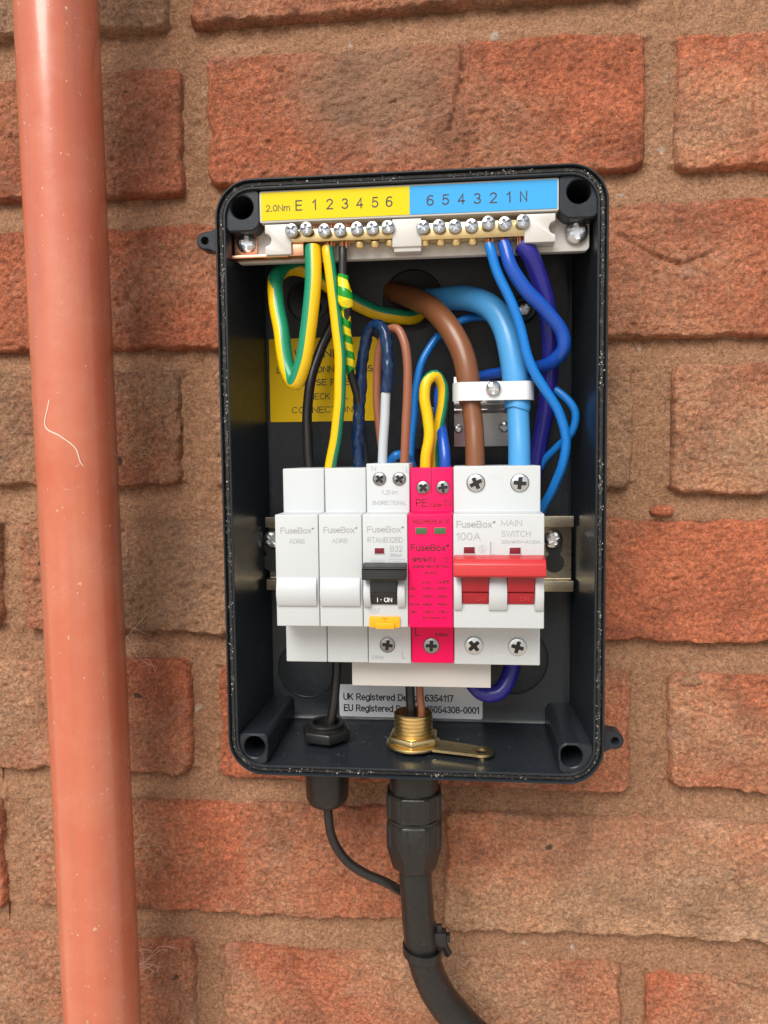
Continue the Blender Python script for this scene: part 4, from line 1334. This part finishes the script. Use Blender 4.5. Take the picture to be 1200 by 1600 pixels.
# black wire sleeved with green and yellow tape
bw = thing('sleeved_wire', 'black wire with green and yellow tape wrapped round it under the earth bar', 'wire', (-28.3, 40, 43.7))
PB = [(-27.3, 58, 98.4), (-27.2, 58.5, 95.6), (-27.3, 59, 86.9), (-26.5, 59.5, 78.9), (-25.7, 58, 73.9), (-26.8, 55, 67.8), (-26.8, 52, 58.9), (-26.0, 49, 48.4), (-23.9, 45, 37.6), (-22.1, 41, 20.9), (-21.9, 38, 3.8)]
MB().tube(PB, 1.75).build('core', 'w_black', bw, angle=70)
def helix(pitch, w):
    def mi(s, a, f):
        return 1 if ((s / pitch + a / (2 * math.pi)) % 1.0) < w else 0
    return mi
MB().tube([(-27.3, 59, 86.9), (-26.5, 59.5, 78.9), (-25.7, 58.5, 73.3)], [2.2, 2.35, 2.9, 3.2, 2.6], n=60, mi=helix(7.6, 0.47), wob=0.10, step=0.22).build('tape', ['tape_yellow', 'tape_green'], bw, angle=70)
MB().tube([(-26.1, 57.5, 74.6), (-26.8, 55, 67.8), (-26.8, 52, 58.9), (-26.0, 49, 48.9)], [2.1, 1.9, 2.2, 2.4], n=52, mi=helix(6.6, 0.5), wob=0.16, step=0.22).build('tape', ['tape_yellow', 'tape_green'], bw, angle=70)
wire('control_wire', 'black wire passing down in front of the yellow warning sticker', [(-35.5, 18, 84.7), (-38.3, 20, 74.1), (-43.9, 24, 60.3), (-47.3, 28, 48.2), (-49.0, 30, 33.4), (-49.0, 31, 18.6), (-48.2, 31, 0.9)], 2.35, 'w_black')

# breaker neutral: pale grey with navy tape over its far end
nt = thing('taped_wire', 'pale grey wire with a navy taped end hooked above the breaker', 'wire', (-11.4, 55, 9.0))
MB().tube([(-11.8, 57, 2.8), (-11.7, 57, 10.9), (-11.0, 57, 23.0), (-10.0, 57, 39.1)], 2.0, n=20).build('core', 'w_grey', nt, angle=70)
MB().tube([(-9.9, 57, 38.1), (-9.1, 57, 47.1), (-9.4, 56, 57.9), (-11.1, 54, 64.6), (-14.4, 51, 67.4), (-18.1, 48, 65.2), (-20.4, 46, 58.2), (-22.2, 44, 46.0), (-23.4, 43, 32.2), (-24.0, 42, 18.1), (-24.1, 41, 3.9)],
          [2.25, 2.5, 2.5, 2.5, 2.4, 2.45, 2.4, 2.7, 2.6, 2.9, 2.7, 2.5], n=32, wob=0.20, step=0.7).build('tape', 'tape_navy', nt, angle=50)
wire('live_wire', 'thin brown wire bent in a hairpin above the breaker', [(-13.7, 40, 15.2), (-15.3, 42, 32.1), (-15.2, 44, 48.7), (-13.3, 47, 59.3), (-9.2, 51, 65.1), (-5.2, 54, 65.0), (-2.1, 56, 59.6), (-0.8, 57, 49.6), (-1.2, 57, 33.6), (-2.1, 57, 17.5), (-2.9, 56, 2.7)], 1.85, 'w_brown2')
wire('link_wire', 'short bright blue wire arching just above the breaker top', [(-10.7, 46, 3.9), (-9.4, 47, 8.9), (-7.0, 48, 11.7), (-3.8, 46, 11.6), (-0.7, 43, 8.8), (0.8, 40, 2.2)], 1.9, 'w_blue2')
wire('neutral_wire', 'royal blue wire entering the pink protector beside the yellow loop', [(14.3, 50, 1.5), (14.4, 50, 10.6), (13.5, 46, 18.9), (12.0, 38, 27.6), (10.9, 28, 38.3), (12.4, 18, 46.4)], [2.6, 2.4, 2.0, 1.9], 'w_blue3')
wire('neutral_wire', 'dim blue wire arching behind the brown cable to the left', [(41.9, 20, 71.8), (32.5, 22, 74.3), (22.9, 24, 73.4), (12.7, 26, 67.3), (5.2, 28, 57.2), (1.3, 29, 44.2), (0.1, 30, 29.6), (-1.4, 31, 15.1), (-2.1, 32, 0.6)], 1.75, 'w_blue2')
wire('neutral_wire', 'bright blue wire snaking from the neutral bar down past the main switch', [(33.1, 58, 97.4), (33.8, 58.5, 94.9), (35.9, 58, 87.5), (41.7, 57, 74.7), (45.7, 56, 64.3), (49.4, 55, 51.3), (56.2, 53, 38.7), (62.3, 51, 28.9), (65.5, 49, 18.2), (64.6, 46, 7.3), (61.5, 41, -2.5), (56.7, 34, -14.1)], 2.05, 'w_blue2')
wire('neutral_wire', 'glossy royal blue wire looping out beside the right wall', [(39.0, 58, 97.7), (39.7, 59, 94.6), (41.5, 60, 88.1), (47.5, 59, 79.2), (56.1, 56, 70.8), (62.9, 53, 62.5), (64.0, 51, 55.7), (60.9, 46, 51.3), (55.3, 38, 49.7), (44.3, 28, 49.1), (30.1, 22, 47.7), (19.8, 16, 43.5)], [2.7, 2.8, 2.9, 2.9, 2.9, 2.9, 2.8, 2.5, 2.2, 2.0], 'w_blue3')
wire('neutral_wire', 'blue wire curling out low beside the right wall', [(48.4, 30, 46.5), (55.8, 33, 43.5), (64.3, 36, 38.6), (70.9, 37, 30.1), (69.8, 35, 20.7), (64.5, 31, 14.9), (58.2, 27, 8.1), (53.9, 24, -1.6)], 1.75, 'w_blue2')
wire('neutral_wire', 'thick ultramarine cable running down behind the main switch and out below it', [(46.1, 57, 97.2), (48.7, 57, 94.3), (53.2, 53, 85.5), (58.1, 47, 70.8), (60.2, 40, 55.7), (59.4, 33, 37.0), (56.7, 27, 17.3), (53.3, 24, -3.1), (49.0, 23.5, -29.7), (48.0, 26, -53.2), (45.7, 34, -72.3), (42.2, 40, -88.4), (37.3, 42, -94.3), (30.8, 42, -94.7), (25.1, 38, -89.9), (19.4, 34, -81.6)], [3.8, 3.9, 4.0, 4.0, 3.9, 3.7], 'w_navy')
# bare copper ends standing above the bars
for i, (c, mat) in enumerate((((-32.1, 60, 108.4), 'copper'), ((-25.7, 60, 108.2), 'copper'), ((-39.4, 60, 108.7), 'copper'), ((33.0, 60, 107.3), 'copper'), ((39.7, 60, 108.0), 'copper'), ((45.8, 60, 109.0), 'copper'))):
    b = MB()
    for k in range(3):
        b.cyl((c[0] - 0.9 + k * 0.9, 56.5 + (k % 2) * 0.8, c[2] - 9), 'z', 0.62, 9.8 + random.uniform(-0.8, 0.8), 10)
    b.build('wire_end', mat, tb)
for c in ((-33.2, 58, 99.7), (-27.0, 58, 99.4), (-39.9, 58, 100.2), (33.3, 58, 97.6), (39.5, 58, 98.2), (46.1, 57, 98.2)):
    b = MB()
    for k in range(4):
        b.cyl((c[0] - 1.2 + k * 0.8, 57.6 + (k % 2) * 0.9, c[2] - 1.5), 'z', 0.5, 5.0, 8)
    b.build('wire_strands', 'copper', tb)

# ---------------------------------------------------------------- glands and cables below
FLOOR_IN, FLOOR_OUT = -119.4, -BH / 2
def hexnut(b, c, r, z0, z1, n=6, turn=0.2):
    b.lathe((c[0], c[1], 0), 'z', [(r * 0.93, z0), (r, z0 + 0.7), (r, z1 - 0.7), (r * 0.93, z1)], n=n, turn=turn)
g1x, g1d = -41.74, 36.0
g1 = thing('cable_gland', 'small black plastic gland at the lower left of the box floor', 'cable gland', (g1x, g1d, -151.09))
b = MB()
hexnut(b, (g1x, g1d), 12.0, FLOOR_IN + 0.2, FLOOR_IN + 5.4, 6, 0.25)
b.build('locknut', 'black', g1, bevel=0.4)
b = MB()
b.lathe((g1x, g1d, 0), 'z', [(9.2, FLOOR_IN), (9.2, FLOOR_IN + 6.0), (8.6, FLOOR_IN + 6.3), (9.1, FLOOR_IN + 7.2), (8.5, FLOOR_IN + 7.8), (6.2, FLOOR_IN + 7.8), (6.0, FLOOR_IN + 1.0), (0.5, FLOOR_IN + 0.8)], n=40)
b.build('threaded_neck', 'black', g1)
zz0 = -151.40
b = MB()
b.lathe((g1x, g1d, 0), 'z', [(10.2, FLOOR_OUT - 0.1), (10.4, FLOOR_OUT - 3.0), (10.4, FLOOR_OUT - 6.5), (9.9, zz0 + 4.5), (8.6, zz0 + 1.6), (6.4, zz0), (2.4, zz0)][::-1], n=40)
for i in range(18):
    a = 2 * math.pi * i / 18
    b.box(g1x + 10.35 * math.cos(a) - 0.35, g1x + 10.35 * math.cos(a) + 0.35, g1d + 10.35 * math.sin(a) - 0.35, g1d + 10.35 * math.sin(a) + 0.35, FLOOR_OUT - 7.0, FLOOR_OUT - 1.0)
b.build('dome_nut', 'blackdull', g1)
wire('control_cable', 'thin black cable leaving the small gland towards the big cable', [(-36.6, 32, -73.9), (-37.0, 33, -90.3), (-38.3, 35, -103.5), (-40.2, 36, -115.4), (-41.4, 36, -133.8), (-41.4, 36, -155.4), (-40.1, 36, -166.2), (-34.6, 35, -177.4), (-24.8, 34, -185.4), (-14.4, 32, -190.8), (-4.2, 27, -200.2), (5.4, 22, -215.0), (13.9, 18, -233.4)], 2.15, 'w_black', 'cable')

g2x, g2d = -0.72, 41.0
g2 = thing('cable_gland', 'large black cable gland hanging under the middle of the box', 'cable gland', (g2x, g2d, -175.82))
def glz(y): return y
Z_a, Z_b, Z_c, Z_d, Z_e, Z_f = -140.06, -141.27, -152.13, -153.34, -166.68, -176.43
MB().lathe((g2x, g2d, 0), 'z', [(11.2, FLOOR_OUT + 0.5), (11.2, Z_a)], n=32).build('collar', 'black', g2)
b = MB()
b.lathe((g2x, g2d, 0), 'z', [(12.6, Z_a), (13.2, Z_a - 0.6), (13.2, Z_c + 0.6), (12.8, Z_c)], n=8, turn=0.35)
b.build('gland_body', 'blackdull', g2, bevel=0.3)
b = MB()
b.lathe((g2x, g2d, 0), 'z', [(12.4, Z_c), (12.4, Z_d)], n=24)
b.build('gap_ring', 'black', g2)
b = MB()
b.lathe((g2x, g2d, 0), 'z', [(12.8, Z_d), (13.2, Z_d - 0.8), (13.3, Z_e + 1), (12.7, Z_e - 1.2), (10.9, Z_f + 1.8), (10.0, Z_f), (7.0, Z_f)], n=8, turn=0.35)
b.build('dome_nut', 'blackdull', g2, bevel=0.3)
b = MB()
for i in range(8):
    a0 = 2 * math.pi * i / 8 + 0.35
    for q in (0.16, 0.22, 0.78, 0.84):
        a, c_ = a0, a0 + 2 * math.pi / 8
        px_, pd_ = 13.2 * (math.cos(a) * (1 - q) + math.cos(c_) * q), 13.2 * (math.sin(a) * (1 - q) + math.sin(c_) * q)
        for zA, zB in ((Z_c + 1.0, Z_a - 1.0), (Z_e + 2.0, Z_d - 1.4)):
            b.box(g2x + px_ - 0.34, g2x + px_ + 0.34, g2d + pd_ - 0.34, g2d + pd_ + 0.34, zA, zB)
b.build('grip_ribs', 'blackdull', g2, smooth=False)

bn = thing('brass_fitting', 'threaded brass gland neck with hexagon nut on the box floor', 'brass fitting', (g2x, g2d, FLOOR_IN))
b = MB()
zt2 = -104.26
prof = [(8.2, FLOOR_IN + 2.0)]
z = FLOOR_IN + 5.5
while z < zt2 - 0.4:
    prof += [(8.0, z), (8.75, z + 0.45), (8.75, z + 0.85), (8.0, z + 1.35)]
    z += 1.7
prof += [(8.2, zt2), (6.9, zt2), (6.7, FLOOR_IN + 3), (0.4, FLOOR_IN + 2.9)]
b.lathe((g2x, g2d, 0), 'z', prof, n=48)
b.build('threaded_neck', 'brass', bn, angle=30)
b = MB()
hexnut(b, (g2x, g2d), 12.0, FLOOR_IN + 1.5, FLOOR_IN + 5.4, 6, 0.55)
b.build('nut', 'brass', bn, bevel=0.35)
# earth tag washer
b = MB()
n = 40
tx, td = 29.67, 50.0
P = []
for i in range(n):
    a = 2 * math.pi * i / n
    P.append((g2x + 12.4 * math.cos(a), g2d + 12.4 * math.sin(a)))
b.loft([[(x, d, z) for x, d in P] for z in (FLOOR_IN + 0.15, FLOOR_IN + 1.45)])
b.build('washer', 'brass', bn, bevel=0.2)
b = MB()
ang = math.atan2(td - g2d, tx - g2x)
Ltag = math.hypot(tx - g2x, td - g2d)
def tagp(u, v_):
    return (g2x + u * math.cos(ang) - v_ * math.sin(ang), g2d + u * math.sin(ang) + v_ * math.cos(ang))
hole = [(Ltag + 2.6 * math.cos(2 * math.pi * i / n), 2.6 * math.sin(2 * math.pi * i / n)) for i in range(n)]
outl = []
for i in range(n):
    a = 2 * math.pi * i / n
    if math.cos(a) > -0.35: outl.append((Ltag + 5.4 * math.cos(a), 5.4 * math.sin(a)))
    else:
        u = 11.0
        s_ = (u - Ltag) / math.cos(a)
        outl.append((u, max(-6.2, min(6.2, s_ * math.sin(a)))))
rings = []
for f, z in ((hole, FLOOR_IN + 0.2), (outl, FLOOR_IN + 0.2), (outl, FLOOR_IN + 1.35), (hole, FLOOR_IN + 1.35), (hole, FLOOR_IN + 0.2)):
    rings.append([(*tagp(*p_), z) for p_ in f])
b.loft(rings, cap0=False, cap1=False)
b.build('earth_tag', 'brass', bn, angle=30)
wire('core_wire', 'black core rising out of the brass fitting', [(-2.2, 41, -112.6), (-1.8, 41, -103.7), (-2.0, 41, -93.3), (-2.1, 42, -82.7), (-1.9, 44, -70.6)], 2.1, 'w_black')
wire('core_wire', 'brown core rising out of the brass fitting beside a black one', [(2.9, 42, -112.1), (2.9, 42, -103.2), (2.4, 42, -92.9), (2.0, 43, -82.4), (1.6, 45, -70.3)], 1.7, 'w_brown2')

def jacket(t_): return 8.2
armoured = MB().tube([(-0.6, 41, -169.7), (-0.4, 41, -181.9), (0.6, 40, -197.8), (1.6, 38, -214.6), (4.6, 36, -229.8), (11.1, 34, -245.1), (22.5, 32, -260.3), (41.4, 30, -278.3), (65.7, 28, -297.6), (93.3, 26, -320.0)], [7.4, 7.6, 7.8, 8.0, 8.2, 8.2], n=36).build('armoured_cable', 'blackdull', angle=70)
tag(armoured, 'thick black outdoor cable curving away below the large gland', 'cable')
tie = thing('cable_tie', 'black cable tie cinched round the thick cable', 'cable tie', (3.0, 37.5, -221.7))
c = (2.4, 38, -218.9)
R_ = 8.3
b = MB()
rings = []
for z, r in ((-1.9, R_ + 0.1), (-1.9, R_ + 0.9), (1.9, R_ + 0.9), (1.9, R_ + 0.1), (-1.9, R_ + 0.1)):
    rings.append([(c[0] + r * math.cos(2 * math.pi * i / 40), c[1] + r * math.sin(2 * math.pi * i / 40), c[2] + z - 0.10 * r * math.cos(2 * math.pi * i / 40) * 1.0) for i in range(40)])
b.loft(rings, cap0=False, cap1=False)
b.build('band', 'black', tie, angle=40)
hx = 11.42
hz = -210.91
b = MB()
b.box(hx - 3.6, hx + 2.2, 35.5, 41, hz - 4.2, hz + 2.0)
b.build('head', 'black', tie, bevel=0.4)
MB().box(hx - 2.2, hx + 0.2, 37, 39, hz - 7.5, hz + 4.8).build('tail', 'black', tie, bevel=0.2)
MB().box(hx + 2.0, hx + 4.0, 36.5, 40, hz - 2.6, hz + 0.6).build('pawl', 'black', tie, bevel=0.2)

# ---------------------------------------------------------------- wisps on the pipe and the wall
def wisp(name, label, strands, r, mat, cat):
    b = MB()
    for s_ in strands:
        b.tube(s_, r, n=5)
    tag(b.build(name, mat), label, cat)
PF = PD + PR + 0.15
def on_pipe(x, z):
    dx = max(-0.98, min(0.98, (x - PX) / PR))
    return (x, PD + PR * math.sqrt(1 - dx * dx) + 0.12, z)
wisp('cobweb_thread', 'pale crooked cobweb thread stuck on the downpipe', [[on_pipe(*q) for q in ((-153.66, 37.11), (-155.90, 25.40), (-149.70, 21.76), (-143.58, 16.47), (-141.29, 9.04), (-134.20, -0.63))]], 0.24, 'web', 'cobweb')
def tuft(center, spread, count, seed):
    rnd = random.Random(seed)
    out = []
    for _ in range(count):
        a = rnd.uniform(-0.9, 0.9)
        L = rnd.uniform(0.4, 1.0) * spread
        p0 = (center[0] + rnd.uniform(-1, 1), 4 + rnd.uniform(0, 8), center[2] + rnd.uniform(-2.5, 2.5))
        p2 = (p0[0] + L * math.cos(a), rnd.uniform(0.5, 6), p0[2] + L * math.sin(a))
        pm = ((p0[0] * 2 + p2[0]) / 3 + rnd.uniform(-2, 2), rnd.uniform(3, 9), (p0[2] * 2 + p2[2]) / 3 + rnd.uniform(-4, 4))
        pn = ((p0[0] + p2[0] * 2) / 3 + rnd.uniform(-3, 3), rnd.uniform(2, 6), (p0[2] + p2[2] * 2) / 3 + rnd.uniform(-5, 5))
        out.append([p0, pm, pn, p2])
    return out
wisp('dry_grass_tuft', 'dry straw wisps poking out from behind the downpipe low down', tuft((-150.8, 4, -193.7), 17, 9, 3), 0.13, 'fibre', 'grass')
wisp('dry_grass_tuft', 'fluffy dry wisps caught on the brick beside the middle of the downpipe', tuft((-149.2, 4, 17.2), 17, 22, 5), 0.07, 'fibre', 'grass')
wisp('cobweb_thread', 'faint curled cobweb beside the downpipe on the dark lower brick', tuft((-153.0, 4, -255.7), 26, 7, 9), 0.07, 'web', 'cobweb')
wisp('cobweb_thread', 'faint cobweb beside the downpipe below the dark spotted brick', tuft((-151.1, 4, -82.1), 24, 7, 12), 0.06, 'web', 'cobweb')
